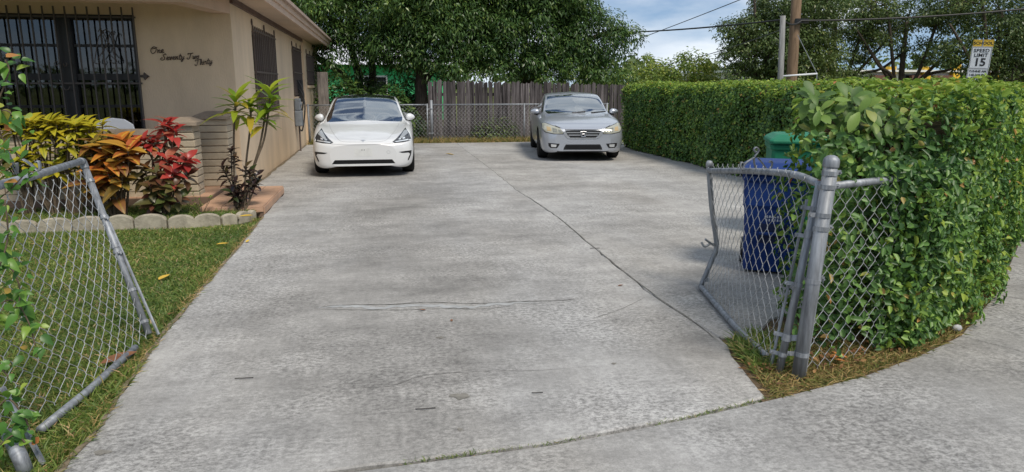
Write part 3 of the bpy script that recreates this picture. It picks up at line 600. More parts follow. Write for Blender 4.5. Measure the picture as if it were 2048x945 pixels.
class Body:
    """lofted shell: stations (y, zb, w, k4x, k4z, k5x, k5z, k6x, k6z, z7); car faces -y"""
    NU, VS = 150, [0, 6, 8, 10, 10, 10, 10, 18]
    def __init__(s, st):
        st = np.array(st, float); y = st[:, 0]; s.L = y[-1]
        q = np.concatenate([np.linspace(0, 0.5, 46)[:-1], np.linspace(0.5, y[-1]-0.4, s.NU)[:-1], np.linspace(y[-1]-0.4, y[-1], 26)])
        yn = (np.sqrt(y+0.02))          # denser near the nose
        c = [pchip(yn, st[:, k], np.sqrt(q+0.02)) for k in range(1, 10)]
        zb, w, k4x, k4z, k5x, k5z, k6x, k6z, z7 = c
        K = [(0*w, zb), (w*0.80, zb), (w*0.955, zb+0.07), (w, zb+(k4z-zb)*0.62), (k4x, k4z), (k5x, k5z), (k6x, k6z), (k6x*0.0, z7)]
        P = []; s.vk = []
        ts = []
        for i in range(7):
            n = s.VS[i+1]; ts += [i + j/n for j in range(n)]
        ts.append(7.0); s.ts = np.array(ts)
        rows = []
        for r in range(len(q)):
            kx = np.array([k[0][r] for k in K]); kz = np.array([k[1][r] for k in K])
            rows.append(np.stack([pchip(range(8), kx, s.ts), np.full(len(s.ts), q[r]), pchip(range(8), kz, s.ts)], 1))
        s.P = np.array(rows); s.q = q             # [u, v, 3], half body x >= 0
    def faces(s, pred):
        """select quads by pred(y, v, x, z) -> keep; mirrored, returned as MB"""
        nu, nv = s.P.shape[:2]; b_ = MB(); idx = {}
        def vid(u, v, sg):
            k = (u, v, sg if v not in (0, nv-1) else 1)
            if k not in idx:
                p = s.P[u, v]; idx[k] = len(b_.v); b_.v.append((p[0]*sg if v not in (0, nv-1) else 0.0, p[1], p[2]))
            return idx[k]
        for u in range(nu-1):
            for v in range(nv-1):
                c = (s.P[u, v]+s.P[u+1, v]+s.P[u, v+1]+s.P[u+1, v+1])/4
                if pred(c[1], (s.ts[v]+s.ts[v+1])/2, c[0], c[2]):
                    b_.f.append((vid(u, v, 1), vid(u+1, v, 1), vid(u+1, v+1, 1), vid(u, v+1, 1)))
                    b_.f.append((vid(u, v, -1), vid(u, v+1, -1), vid(u+1, v+1, -1), vid(u+1, v, -1)))
        return b_
    def bvh(s):
        b_ = s.faces(lambda *a: True); nv = s.P.shape[1]
        cap = [tuple(p) for p in s.P[0]] + [(-p[0], p[1], p[2]) for p in s.P[0][::-1]]
        k = len(b_.v); b_.v += cap; b_.f.append(tuple(range(k, k+len(cap))))
        return BVHTree.FromPolygons([Vector(v) for v in b_.v], b_.f)
    def snap_arches(s, centers, r):
        for cy_, cz_ in centers:
            d = np.hypot(s.P[:, :, 1]-cy_, s.P[:, :, 2]-cz_); tv = (s.ts[None, :] >= 1.0) & (s.ts[None, :] <= 4.5)
            sel = (np.abs(d-r) < 0.016) & tv
            for u, v in zip(*np.nonzero(sel)):
                f = r/d[u, v]; s.P[u, v, 1] = cy_+(s.P[u, v, 1]-cy_)*f; s.P[u, v, 2] = cz_+(s.P[u, v, 2]-cz_)*f

def inpoly(x, y, poly):
    c = False; n = len(poly)
    for i in range(n):
        x1, y1 = poly[i]; x2, y2 = poly[i-1]
        if (y1 > y) != (y2 > y) and x < (x2-x1)*(y-y1)/(y2-y1)+x1: c = not c
    return c
def patch(bvh, poly, off=0.004, step=0.025, thick=0.01, origin=-3.0):
    """a sheet with this front-view outline (x, z), laid on the body"""
    pts = []; n = len(poly)
    for i in range(n):
        a, c = poly[i], poly[(i+1) % n]; k = max(1, int(math.dist(a, c)/step)); pts += [(a[0]+(c[0]-a[0])*j/k, a[1]+(c[1]-a[1])*j/k) for j in range(k)]
    nb = len(pts); xs = [p[0] for p in poly]; zs = [p[1] for p in poly]
    for x in np.arange(min(xs)+step/2, max(xs), step):
        for z in np.arange(min(zs)+step/2, max(zs), step):
            if inpoly(x, z, poly) and all(math.dist((x, z), p) > step*0.55 for p in pts[:nb]): pts.append((x, z))
    vs, _, fs, *_ = delaunay_2d_cdt([Vector(p) for p in pts], [(i, (i+1) % nb) for i in range(nb)], [], 1, 1e-5)
    V = []; last = 0.3
    for p in vs:
        h = bvh.ray_cast(Vector((p.x, origin, p.y)), Vector((0, 1, 0)))
        y = h[0].y if h[0] is not None else last; last = y; V.append((p.x, y-off, p.y))
    b_ = MB(); F = [tuple(f) for f in fs]; F = [f for f in F if inpoly(sum(vs[i].x for i in f)/len(f), sum(vs[i].y for i in f)/len(f), poly)]
    b_.add(V, F)
    # rim going back into the body
    from collections import Counter
    ec = Counter(tuple(sorted((f[i], f[(i+1) % len(f)]))) for f in F for i in range(len(f)))
    k = len(V); b_.v += [(x, y+thick, z) for x, y, z in V]
    for (a, c), q in ec.items():
        if q == 1: b_.f.append((a, c, c+k, a+k))
    return b_
def mir(poly): return [(-x, z) for x, z in reversed(poly)]
def line_strip(bvh, pts, wd=0.006, off=0.002):
    P = smooth_path([(x, 0, z) for x, z in pts], 6); o = []
    for p in P:
        h = bvh.ray_cast(Vector((p.x, -3, p.z)), Vector((0, 1, 0)))
        if h[0] is not None: o.append(h[0] - Vector((0, off*0.3, 0)))
    b_ = MB(); b_.tube(o, wd/2, 5); return b_

def wheel(car, x, y, r, rimr, wd, spokes=5, spoke_w=0.05, turn=0.0):
    sg = 1 if x > 0 else -1
    wl = bpy.data.objects.new('wheel', None); C.objects.link(wl); wl.parent = car; wl.location = (x, y, r); wl.rotation_euler = (0, 0, turn); wl.empty_display_size = 0.1
    M = Matrix.Rotation(PI/2*sg, 4, 'Y')      # lathe axis -> outward
    b_ = MB(); h = wd/2
    b_.lathe([(rimr, -h), (rimr+0.03, -h-0.004), (r-0.03, -h), (r-0.008, -h+0.02), (r, -h+0.05), (r, h-0.05), (r-0.008, h-0.02), (r-0.03, h), (rimr+0.03, h+0.004), (rimr, h)], 40, M); b_.build('tyre', m_tyre, wl, world=False, smooth=True)
    b_ = MB(); b_.lathe([(rimr-0.005, -h+0.01), (rimr, h-0.012), (rimr-0.02, h-0.004), (rimr-0.03, h-0.03), (rimr-0.035, 0.0)], 36, M)
    for k in range(spokes):
        a = 2*PI*k/spokes; b_.add([M @ (Matrix.Rotation(a, 4, 'Z') @ Vector(p)) for p in ((0.03, -spoke_w, h-0.06), (rimr-0.02, -spoke_w*0.6, h-0.02), (rimr-0.02, spoke_w*0.6, h-0.02), (0.03, spoke_w, h-0.06), (0.03, -spoke_w, h-0.035), (rimr-0.02, -spoke_w*0.6, h-0.006), (rimr-0.02, spoke_w*0.6, h-0.006), (0.03, spoke_w, h-0.035))], [(0,3,2,1),(4,5,6,7),(0,1,5,4),(1,2,6,5),(2,3,7,6),(3,0,4,7)])
    b_.lathe([(0.07, h-0.06), (0.07, h-0.03), (0.05, h-0.024)], 16, M); b_.build('rim', m_rim, wl, world=False)
    b_ = MB(); b_.lathe([(rimr-0.04, -h+0.03), (rimr-0.04, -h+0.05)], 24, M); b_.build('brake_disc', m_under, wl, world=False)

def common(car, B, bvh, paint, W, glass, axles, r, rimr, ws, sidewin, rear, roofglass=None, hoodline=None, interior=True, spokes=5, turn=0.0):
    """ws: (y0, y1) of the windscreen; sidewin: (y0, y1); rear: (y0, y1)"""
    ar = r+0.045
    arch = lambda y, z: any(math.hypot(y-a, z-r) < ar for a in axles)
    in_ws = lambda y, v, x: ws[0] < y < ws[1] and v > 6.0 + ws[2](y)
    in_side = lambda y, v, x: sidewin[0] < y < sidewin[1] and 5.12 < v < 5.86 and abs(y-sidewin[2]) > 0.05
    in_rear = lambda y, v, x: rear[0] < y < rear[1] and v > 6.12
    in_roof = (lambda y, v, x: roofglass[0] < y < roofglass[1] and v > 6.10) if roofglass else (lambda *a: False)
    anyg = lambda y, v, x: in_ws(y, v, x) or in_side(y, v, x) or in_rear(y, v, x) or in_roof(y, v, x)
    b_ = B.faces(lambda y, v, x, z: v > 1 and not anyg(y, v, x) and not (v < 4.6 and arch(y, z)))
    k = len(b_.v); cap = [tuple(p) for p in B.P[0]] + [(-p[0], p[1], p[2]) for p in B.P[0][::-1][1:-1]]; b_.v += cap; b_.f.append(tuple(range(k, k+len(cap))))
    k = len(b_.v); cap = [tuple(p) for p in B.P[-1]] + [(-p[0], p[1], p[2]) for p in B.P[-1][::-1][1:-1]]; b_.v += cap; b_.f.append(tuple(range(k, k+len(cap))))
    b_.build('body', paint, car, world=False, smooth=True)
    B.faces(lambda y, v, x, z: in_ws(y, v, x)).build('windscreen', glass, car, world=False, smooth=True)
    full = B.faces(lambda y, v, x, z: in_side(y, v, x))
    for sg in (1, -1):
        b2 = MB(); keep = [f for f in full.f if sum(full.v[i][0] for i in f)*sg > 0]; ids = sorted({i for f in keep for i in f}); mpp = {j: i for i, j in enumerate(ids)}
        b2.add([full.v[i] for i in ids], [tuple(mpp[i] for i in f) for f in keep]); b2.build('side_window', glass, car, world=False, smooth=True)
    B.faces(lambda y, v, x, z: in_rear(y, v, x)).build('rear_window', glass, car, world=False, smooth=True)
    if roofglass: B.faces(lambda y, v, x, z: in_roof(y, v, x) and not in_ws(y, v, x) and not in_rear(y, v, x)).build('roof_glass', m_gloss, car, world=False, smooth=True)
    # underbody, wheel wells
    L_ = B.L; b_ = MB(); b_.box(-W*0.45, W*0.45, 0.25, L_-0.3, 0.19, 0.22)
    for a in axles: b_.box(-W*0.46, W*0.46, a-ar-0.02, a-ar, 0.19, 0.6); b_.box(-W*0.46, W*0.46, a+ar, a+ar+0.02, 0.19, 0.6); b_.box(-W*0.44, W*0.44, a-ar, a+ar, 0.64, 0.66)
    b_.box(-W*0.35, W*0.35, 0.18, 0.25, 0.22, 0.56); b_.build('underbody', m_under, car, world=False)
    for a in axles:
        for sg in (-1, 1): wheel(car, sg*(W/2-0.125), a, r, rimr, 0.225, spokes, 0.045, turn if a == axles[0] else 0)
    # inside: dashboard, steering wheel on the right of the picture, seats
    yc = ws[0]; b_ = MB(); b_.box(-W*0.37, W*0.37, yc+0.1, yc+0.75, 0.66, 0.85); b_.box(-W*0.42, W*0.42, yc+0.1, L_-1.2, 0.3, 0.34); bevel(b_.build('dashboard', m_inner, car, world=False), 0.05)
    for sx in (-0.37, 0.37):
        b_ = MB(); b_.box(sx-0.24, sx+0.24, yc+1.15, yc+1.65, 0.34, 0.56); b_.box(sx-0.23, sx+0.23, yc+1.6, yc+1.78, 0.5, 1.08); b_.box(sx-0.13, sx+0.13, yc+1.64, yc+1.75, 1.10, 1.24); bevel(b_.build('seat', m_seat, car, world=False), 0.05, 3)
    b_ = MB(); Mw = Matrix.Translation((0.37, yc+0.82, 0.88)) @ Matrix.Rotation(R(68), 4, 'X'); b_.tube([Mw @ Vector((0.185*math.cos(t*PI/12), 0.185*math.sin(t*PI/12), 0)) for t in range(25)], 0.015, 6); b_.build('steering_wheel', mat('light_grey_trim', (0.22, 0.22, 0.22), 0.5), car, world=False, smooth=True)

def mirror(car, x, y, z, paint, sz=(0.11, 0.09, 0.075)):
    sg = 1 if x > 0 else -1
    b_ = MB(); b_.ball((0, 0, 0), 1.0, 14, 9); V = []
    for p in b_.v:
        q = Vector(p); fy = q.y*sz[1]*(1.0 if q.y < 0 else 0.45); V.append((x+sg*0.02 + q.x*sz[0], y+fy+sg*q.x*0.03, z+q.z*sz[2]*(1.0 if q.z > 0 else 0.75)*(1.05-0.25*sg*q.x)))
    b_.v = V; mo = b_.build('wing_mirror', paint, car, world=False, smooth=True)
    b_ = MB(); b_.tube([(x-sg*0.14, y+0.05, z-0.075), (x-sg*0.05, y+0.02, z-0.06), (x+sg*0.03, y+0.01, z-0.04)], [0.035, 0.028, 0.03], 8); b_.build('mirror_foot', m_black, mo, world=False, smooth=True)

# ---------------- white saloon with a glass roof
car1 = thing('parked_car', 'white glass-roofed saloon car with a bare bumper, parked beside the house', 'car', (-0.36, 12.92, 0), R(-0.6))
T = [(0.00, .205, .58, .50, .545, .33, .575, .2, .59, .595), (0.04, .175, .735, .68, .58, .48, .612, .28, .625, .63), (0.12, .16, .835, .80, .625, .62, .655, .36, .66, .662), (0.28, .15, .89, .865, .675, .73, .725, .43, .705, .70),
     (0.55, .165, .905, .885, .735, .785, .805, .50, .77, .768), (0.85, .165, .92, .90, .79, .80, .865, .55, .835, .838), (1.2, .165, .92, .905, .84, .81, .905, .72, .905, .925), (1.5, .165, .92, .91, .87, .80, .93, .755, .975, 1.08),
     (1.8, .165, .922, .913, .885, .795, .95, .705, 1.12, 1.235), (2.15, .165, .925, .915, .90, .79, .96, .655, 1.28, 1.375), (2.4, .165, .925, .915, .91, .79, .965, .625, 1.345, 1.423), (2.75, .165, .925, .915, .925, .785, .975, .605, 1.37, 1.44), (3.2, .165, .925, .915, .94, .78, .99, .57, 1.345, 1.415),
     (3.7, .17, .92, .91, .96, .765, 1.01, .54, 1.245, 1.315), (4.1, .18, .905, .89, .97, .735, 1.025, .50, 1.12, 1.175), (4.4, .22, .87, .85, .965, .69, 1.02, .45, 1.055, 1.07), (4.62, .30, .81, .78, .93, .62, .99, .4, 1.01, 1.02), (4.69, .38, .74, .70, .85, .55, .90, .35, .91, .92)]
Bt = Body(T); axT = (0.86, 3.73); Bt.snap_arches([(a, 0.335) for a in axT], 0.38); bv = Bt.bvh()
gl_t = glassmat('windscreen_glass', (0.6, 0.63, 0.62), 0.30)
common(car1, Bt, bv, m_white, 1.85, gl_t, axT, 0.335, 0.235, (1.26, 2.30, lambda y: 0.10), (1.55, 3.85, 2.75), (3.45, 4.3), roofglass=(2.30, 3.45), spokes=5)
for pz in ([(-.765, .84), (-.83, .745), (-.855, .665), (-.83, .632), (-.70, .612), (-.56, .603), (-.515, .622), (-.60, .685), (-.69, .765)],):
    for pg in (pz, mir(pz)):
        h = patch(bv, pg, 0.005).build('headlight', mat('headlight_housing', (0.03, 0.032, 0.035), 0.12, spec=0.7), car1, world=False)
        sg = 1 if pg is pz else -1
        for q in ([(-.79, .80), (-.80, .755), (-.70, .69), (-.63, .66), (-.67, .72), (-.75, .81)], [(-.80, .665), (-.80, .645), (-.58, .618), (-.55, .63)], [(-.745, .70), (-.745, .675), (-.70, .665), (-.70, .69)], [(-.67, .685), (-.67, .662), (-.63, .655), (-.63, .673)]):
            patch(bv, q if sg == 1 else mir(q), 0.009, 0.02).build('lamp', m_lampw if len(q) < 6 else mat('lamp_glass_grey', (0.30, 0.32, 0.33), 0.1, spec=0.8), h, world=False)
patch(bv, [(-.50, .315), (.50, .315), (.555, .245), (-.555, .245)], 0.003).build('lower_intake', m_black, car1, world=False)
for z in (.265, .29): patch(bv, [(-.52, z+.005), (.52, z+.005), (.52, z-.004), (-.52, z-.004)], 0.008, 0.03).build('intake_slat', m_under, car1, world=False)
fs = [(-.855, .462), (-.74, .457), (-.62, .445), (-.68, .425), (-.80, .425), (-.825, .40), (-.79, .33), (-.775, .285), (-.80, .29), (-.845, .39)]
for pg in (fs, mir(fs)): patch(bv, pg, 0.003, 0.02).build('side_vent', m_black, car1, world=False)
for pts in ([(-.66, .90), (-.62, .84), (-.52, .74), (-.42, .66), (-.34, .635), (-.15, .628), (0.15, .628), (.34, .635), (.42, .66), (.52, .74), (.62, .84), (.66, .90)], [(-.56, .60), (-.3, .585), (0, .58), (.3, .585), (.56, .60)]):
    line_strip(bv, pts, 0.006).build('panel_seam', mat('light_panel_gap', (0.30, 0.31, 0.32), 0.7), car1, world=False)
tm = [(-.045, .655), (-.02, .66), (.02, .66), (.045, .655), (.04, .647), (.016, .65), (0, .615), (-.016, .65), (-.04, .647)]
patch(bv, tm, 0.004, 0.012).build('emblem', mat('dull_chrome', (0.55, 0.56, 0.58), 0.3, 0.7), car1, world=False)
patch(bv, [(-.155, .52), (.155, .52), (.155, .375), (-.155, .375)], 0.0025, 0.03, 0.004).build('plate_mark', mat('dusty_white', (0.60, 0.61, 0.60), 0.6, var=(9, 0.9, 1.1)), car1, world=False)
for x in (-.03, .01): patch(bv, [(x, .495), (x+.014, .495), (x+.014, .482), (x, .482)], 0.005, 0.02).build('screw_hole', m_under, car1, world=False)
ring = [(0.44+.028*math.cos(a), .445+.028*math.sin(a)) for a in np.linspace(0, 2*PI, 14)]; line_strip(bv, ring, 0.004).build('tow_cap', mat('light_panel_gap', (0.30, 0.31, 0.32), 0.7), car1, world=False)
for sg in (-1, 1): mirror(car1, sg*0.87, 1.72, 0.985, m_white, (0.095, 0.08, 0.075))
b = MB(); b.box(-.24, .15, 2.05, 2.07, .93, 1.06); b.build('touch_screen', m_gloss, car1, world=False)
b = MB(); b.ball((0, 2.22, 1.27), 0.05, 10, 7, (2.4, 0.6, 0.8)); b.build('rear_view_mirror', m_inner, car1, world=False, smooth=True)

# ---------------- silver saloon
HON = PY(1166, 285, 14.85)
car2 = thing('parked_car', 'silver saloon car with chrome grille and letter emblem, parked beside the long hedge', 'car', (HON.x, 14.85, 0), R(-8.5))
T = [(0.00, .225, .60, .54, .60, .40, .655, .25, .675, .68), (0.04, .20, .745, .70, .63, .56, .69, .35, .71, .715), (0.12, .185, .84, .81, .665, .68, .735, .45, .76, .765), (0.28, .175, .893, .87, .71, .77, .79, .52, .82, .825),
     (0.55, .18, .90, .885, .775, .80, .855, .56, .885, .892), (0.9, .18, .915, .90, .83, .81, .90, .60, .935, .945), (1.25, .18, .92, .905, .865, .815, .93, .67, .965, .985), (1.55, .18, .92, .91, .89, .81, .955, .735, 1.02, 1.105),
     (1.85, .18, .922, .912, .905, .80, .97, .70, 1.17, 1.26), (2.15, .18, .925, .915, .915, .795, .98, .655, 1.31, 1.385), (2.4, .18, .925, .915, .925, .79, .985, .63, 1.385, 1.44), (2.8, .18, .925, .915, .94, .785, .995, .615, 1.405, 1.465), (3.3, .18, .925, .915, .955, .78, 1.01, .60, 1.385, 1.44),
     (3.75, .18, .92, .91, .97, .77, 1.025, .57, 1.29, 1.345), (4.15, .19, .91, .90, .985, .75, 1.04, .54, 1.15, 1.20), (4.5, .22, .88, .86, .985, .71, 1.045, .5, 1.075, 1.085), (4.78, .32, .82, .79, .95, .64, 1.0, .42, 1.03, 1.035), (4.86, .40, .75, .71, .85, .56, .90, .36, .91, .92)]
Bh = Body(T); axH = (0.96, 3.74); Bh.snap_arches([(a, 0.33) for a in axH], 0.375); bv = Bh.bvh()
common(car2, Bh, bv, m_silver, 1.85, glassmat('tinted_windscreen', (0.4, 0.43, 0.45), 0.30), axH, 0.33, 0.225, (1.30, 2.22, lambda y: 0.09), (1.6, 3.9, 2.75), (3.55, 4.35), spokes=7, turn=R(0))
hl = [(-.86, .80), (-.80, .815), (-.62, .755), (-.46, .70), (-.42, .645), (-.44, .60), (-.62, .60), (-.80, .635), (-.865, .70)]
for pg in (hl, mir(hl)):
    sg = 1 if pg is hl else -1
    patch(bv, [(x*1.0+(-0.012 if x < 0 else 0.012)*(1 if abs(x) > .6 else -1), z+(0.013 if z > .66 else -0.013)) for x, z in pg], 0.003).build('headlight_seal', m_black, car2, world=False)
    h = patch(bv, pg, 0.007).build('headlight', mat('hazy_headlight', (0.36, 0.36, 0.30), 0.2, spec=0.7, var=(10, 0.7, 1.15)), car2, world=False)
    for q, mm in (([(-.78, .75), (-.70, .735), (-.68, .655), (-.77, .66)], mat('lamp_amber', (0.40, 0.30, 0.16), 0.2)), ([(-.66, .725), (-.56, .70), (-.55, .63), (-.65, .635)], mat('lamp_bowl', (0.28, 0.28, 0.24), 0.1, 0.5)), ([(-.535, .69), (-.47, .67), (-.46, .625), (-.53, .63)], mat('lamp_bowl', (0.28, 0.28, 0.24), 0.1, 0.5))):
        patch(bv, q if sg == 1 else mir(q), 0.010, 0.02).build('lamp', mm, h, world=False)
    cw = [(-.50, .725), (-.40, .695), (-.385, .66), (-.30, .50), (-.335, .50), (-.415, .60), (-.44, .645)]
    patch(bv, cw if sg == 1 else mir(cw), 0.010, 0.02).build('grille_wing', m_chrome, car2, world=False)
    fg = [(-.745, .40), (-.50, .385), (-.525, .335), (-.56, .29), (-.70, .295), (-.74, .34)]
    fo = patch(bv, fg if sg == 1 else mir(fg), 0.004, 0.02).build('fog_lamp_recess', m_black, car2, world=False)
    fl_ = [(-.69, .375), (-.57, .365), (-.58, .315), (-.68, .315)]; patch(bv, fl_ if sg == 1 else mir(fl_), 0.009, 0.02).build('fog_lamp', m_lampw, fo, world=False)
gr = patch(bv, [(-.385, .672), (.385, .672), (.335, .575), (.27, .512), (-.27, .512), (-.335, .575)], 0.006).build('grille', m_black, car2, world=False)
for z, hw in ((.622, .36), (.568, .32)): patch(bv, [(-hw, z+.012), (hw, z+.012), (hw-.01, z-.010), (-hw+.01, z-.010)], 0.012, 0.03).build('grille_slat', m_chrome, gr, world=False)
patch(bv, [(-.30, .514), (.30, .514), (.285, .492), (-.285, .492)], 0.010, 0.02).build('grille_trim', m_chrome, gr, world=False)
line_strip(bv, [(-.60, .765), (-.46, .712), (-.36, .688), (0, .684), (.36, .688), (.46, .712), (.60, .765)], 0.014).build('panel_seam', m_seam, car2, world=False)
# emblem: a framed letter H
def on_front(x, z, off): h = bv.ray_cast(Vector((x, -3, z)), Vector((0, 1, 0))); return Vector((x, h[0].y-off, z))
em = patch(bv, [(-.064, .645), (.064, .645), (.058, .57), (.045, .54), (-.045, .54), (-.058, .57)], 0.018, 0.02).build('emblem', m_black, car2, world=False)
b = MB(); b.tube([on_front(x, z, 0.03) for x, z in ((-.064, .645), (.064, .645), (.056, .57), (.04, .538), (-.04, .538), (-.056, .57), (-.064, .645))], 0.007, 5)
for sg in (-1, 1): b.tube([on_front(sg*.036, .632, 0.03), on_front(sg*.030, .595, 0.03), on_front(sg*.032, .552, 0.03)], 0.010, 5)
b.tube([on_front(-.028, .592, 0.03), on_front(.028, .592, 0.03)], 0.007, 5); b.build('letter', m_chrome, em, world=False)
li = patch(bv, [(-.37, .37), (.37, .37), (.41, .30), (.42, .255), (-.42, .255), (-.41, .30)], 0.003).build('lower_intake', m_black, car2, world=False)
for z in (.285, .31, .335): patch(bv, [(-.37, z+.004), (.37, z+.004), (.37, z-.004), (-.37, z-.004)], 0.008, 0.03).build('intake_slat', m_under, li, world=False)
patch(bv, [(-.415, .252), (.415, .252), (.40, .236), (-.40, .236)], 0.008, 0.03).build('intake_trim', m_chrome, li, world=False)
patch(bv, [(-.56, .225), (.56, .225), (.56, .20), (-.56, .20)], 0.006, 0.03).build('chin_lip', m_black, car2, world=False)
for sg in (-1, 1): mirror(car2, sg*0.92, 1.72, 1.01, m_silver, (0.115, 0.085, 0.065))
for x0, x1 in ((-.35, -.72), (.1, -.22)):
    b = MB(); pts = []
    for t in np.linspace(0, 1, 6):
        x = -(x0+(x1-x0)*t); h = bv.ray_cast(Vector((x, -3, 1.0+0.02*t)), Vector((0, 1, 0))); pts.append(h[0]-Vector((0, 0.012, -0.004)))
    b.tube(pts, 0.008, 5); b.build('wiper', m_black, car2, world=False)
b = MB(); b.ball((0, 2.2, 1.3), 0.05, 10, 7, (2.4, 0.6, 0.8)); b.build('rear_view_mirror', m_inner, car2, world=False, smooth=True)
# ================================================================== GATES, FENCES, BINS
m_galv = mat('galvanised_pipe', (0.25, 0.265, 0.285), 0.55, 0.35, var=(26, 0.45, 1.45, (1, 1, 0.12)))
m_wire = mat('galvanised_wire', (0.40, 0.41, 0.42), 0.5, 0.3, var=(6, 0.75, 1.15))
m_rust = mat('rust', (0.22, 0.08, 0.03), 0.9, var=(30, 0.6, 1.4))

def wire_path(s, fn, pitch, t0, t1, ph, step):
    """one zig-zag wire: runs up the panel, hooking its neighbours left and right"""
    P = []; t = t0; k = 0; n = int((t1-t0)/step); a = pitch*0.5
    for i in range(n+1):
        sg = 1 if (i+ph) % 2 else -1; t = t0+i*step
        P += [fn(s+sg*a*0.90, t-0.16*step, sg*0.0045), fn(s+sg*a*1.04, t, -sg*0.001), fn(s+sg*a*0.90, t+0.16*step, -sg*0.0045)]
    return P
def chain(parent, fn, S0, S1, T0, T1, pitch=0.07, r=0.0019, one=False, seg=4):
    n = int((S1-S0)/pitch); mb = MB()
    for i in range(n+1):
        if not one: mb = MB()
        mb.tube(wire_path(S0+pitch*i, fn, pitch, T0, T1, i % 2, pitch*1.04), r, seg, caps=False)
        if not one: mb.build('wire', m_wire, parent)
    if one: tag(mb.build('wire_mesh', m_wire, parent), kind='stuff')
def bilin(p00, p10, p01, p11):
    n = (p10-p00).cross(p01-p00).normalized()
    return lambda u, v, d=0.0: p00*(1-u)*(1-v) + p10*u*(1-v) + p01*(1-u)*v + p11*u*v + n*d
def band(c0, axis, r, wd=0.022, ear=None):
    ax = Vector(axis).normalized(); b_ = MB(); b_.tube([c0-ax*wd/2, c0+ax*wd/2], r, 12)
    if ear is not None:
        e = Vector(ear); sd = ax.cross(e).normalized()*0.004; q = [c0+e.normalized()*r*0.6, c0+e]; h = ax*wd/2
        b_.add([q[0]-sd-h, q[1]-sd-h, q[1]+sd-h, q[0]+sd-h, q[0]-sd+h, q[1]-sd+h, q[1]+sd+h, q[0]+sd+h], [(0,3,2,1),(4,5,6,7),(0,1,5,4),(1,2,6,5),(2,3,7,6),(3,0,4,7)])
        b_.tube([c0+e*0.85-sd*4, c0+e*0.85+sd*4], 0.006, 6)
    return b_

# ---------- terminal post of the front fence with its cap and bands
PB = Vector((2.24, 3.39, 0)); PT = PY(1663, 322, 3.405)
post = thing('fence_post', 'thick galvanised fence post with domed cap at the right side of the driveway entrance', 'post', PB)
ax = (PT-PB).normalized()
MB().tube([PB-ax*0.1, PT], 0.0365, 18).build('tube', m_galv, post, smooth=True)
Mx = Matrix.Translation(PT) @ ax.to_track_quat('Z', 'Y').to_matrix().to_4x4()
b = MB(); b.lathe([(0.040, -0.035), (0.042, -0.03), (0.042, 0.0), (0.038, 0.012), (0.026, 0.024), (0.010, 0.030)], 18, Mx); b.build('cap', m_galv, post, smooth=True)
for t in (0.115, 0.46, 0.70, 0.76, 0.885, 0.945):
    sd = Vector((0.085, 0.03, 0)) if t not in (0.76, 0.115) else Vector((-0.075, 0.02, 0)); band(PB.lerp(PT, t), ax, 0.0405, 0.024, sd).build('band', m_galv, post)
tb = [PB.lerp(PT, q)+Vector((0.055, 0.02, 0)) for q in (0.0, 0.93)]; MB().tube(tb, 0.007, 6).build('tension_bar', m_galv, post)

# ---------- bent gate on the right, swung inwards
HB = G(1560, 748); HT = PY(1641, 362, 3.49); HB = Vector((HB.x, 3.47, 0.0))
FB = Vector((2.46, 5.13, 0.03)); FT = PY(1418, 342, 5.13)
gate = thing('chain_link_gate', 'bent chain-link gate swung inwards in front of the blue wheeled bin', 'gate', HB)
hax = (HT-HB).normalized()
MB().tube([HB-hax*0.02, HT], 0.0215, 14).build('hinge_upright', m_galv, gate, smooth=True)
MB().tube([HT-hax*0.012, HT+hax*0.004], 0.018, 12).build('rusty_end', m_rust, gate)
for t in (0.10, 0.20, 0.47, 0.72, 0.86): band(HB.lerp(HT, t), hax, 0.0255, 0.022, Vector((-0.045, 0.06, 0))).build('clip', m_galv, gate)
for t in (0.19, 0.735): band(HB.lerp(HT, t)+Vector((0.002, 0, 0)), hax, 0.028, 0.034, PB.lerp(PT, t)-HB.lerp(HT, t)+Vector((0, 0.0, 0.0))).build('hinge', m_galv, gate)
MB().tube([HB.lerp(HT, 0.03)+Vector((-0.02, 0.055, 0)), HB.lerp(HT, 0.90)+Vector((-0.02, 0.055, 0))], 0.0085, 6).build('tension_bar', m_galv, gate)
top = smooth_path([HT-hax*0.02, PY(1598, 352, 3.69), PY(1549, 345, 3.99), PY(1479, 342, 4.53), FT], 6)
MB().tube(top, 0.021, 12).build('top_rail', m_galv, gate, smooth=True)
bot = smooth_path([G(1532, 722)+Vector((0, 0, 0.03)), G(1480, 672)+Vector((0, 0, 0.03)), G(1436, 622)+Vector((0, 0, 0.03)), FB], 5)
MB().tube(bot, 0.021, 12).build('bottom_rail', m_galv, gate, smooth=True)
fup = smooth_path([FT+Vector((0, 0, 0.05)), FT, PY(1424, 420, 5.13), PY(1433, 490, 5.13), PY(1424, 520, 5.13), FB], 5)
MB().tube(fup, 0.020, 12).build('free_upright', m_galv, gate, smooth=True)
b = MB(); b.lathe([(0.026, 0.0), (0.027, 0.03), (0.02, 0.045), (0.008, 0.05)], 12, Matrix.Translation(fup[0]-Vector((0, 0, 0.02)))); b.build('end_cap', m_galv, gate, smooth=True)
MB().tube([FT+Vector((0.012, -0.03, -0.05)), PY(1428, 420, 5.11), PY(1424, 440, 5.11)], 0.005, 5).build('tension_rod', m_galv, gate)
lt = PY(1430, 490, 5.12); b = MB(); b.tube(smooth_path([lt, lt+Vector((-0.05, -0.02, 0.015)), lt+Vector((-0.10, -0.03, -0.005)), lt+Vector((-0.125, -0.02, 0.03))]), 0.009, 6); b.tube([lt+Vector((-0.02, -0.02, 0.0)), lt+Vector((-0.10, -0.03, 0.055))], 0.009, 6); b.build('latch', m_galv, gate)
band(PY(1412, 560, 5.13), (0, 0.2, 1), 0.027, 0.03).build('clip', m_galv, gate)
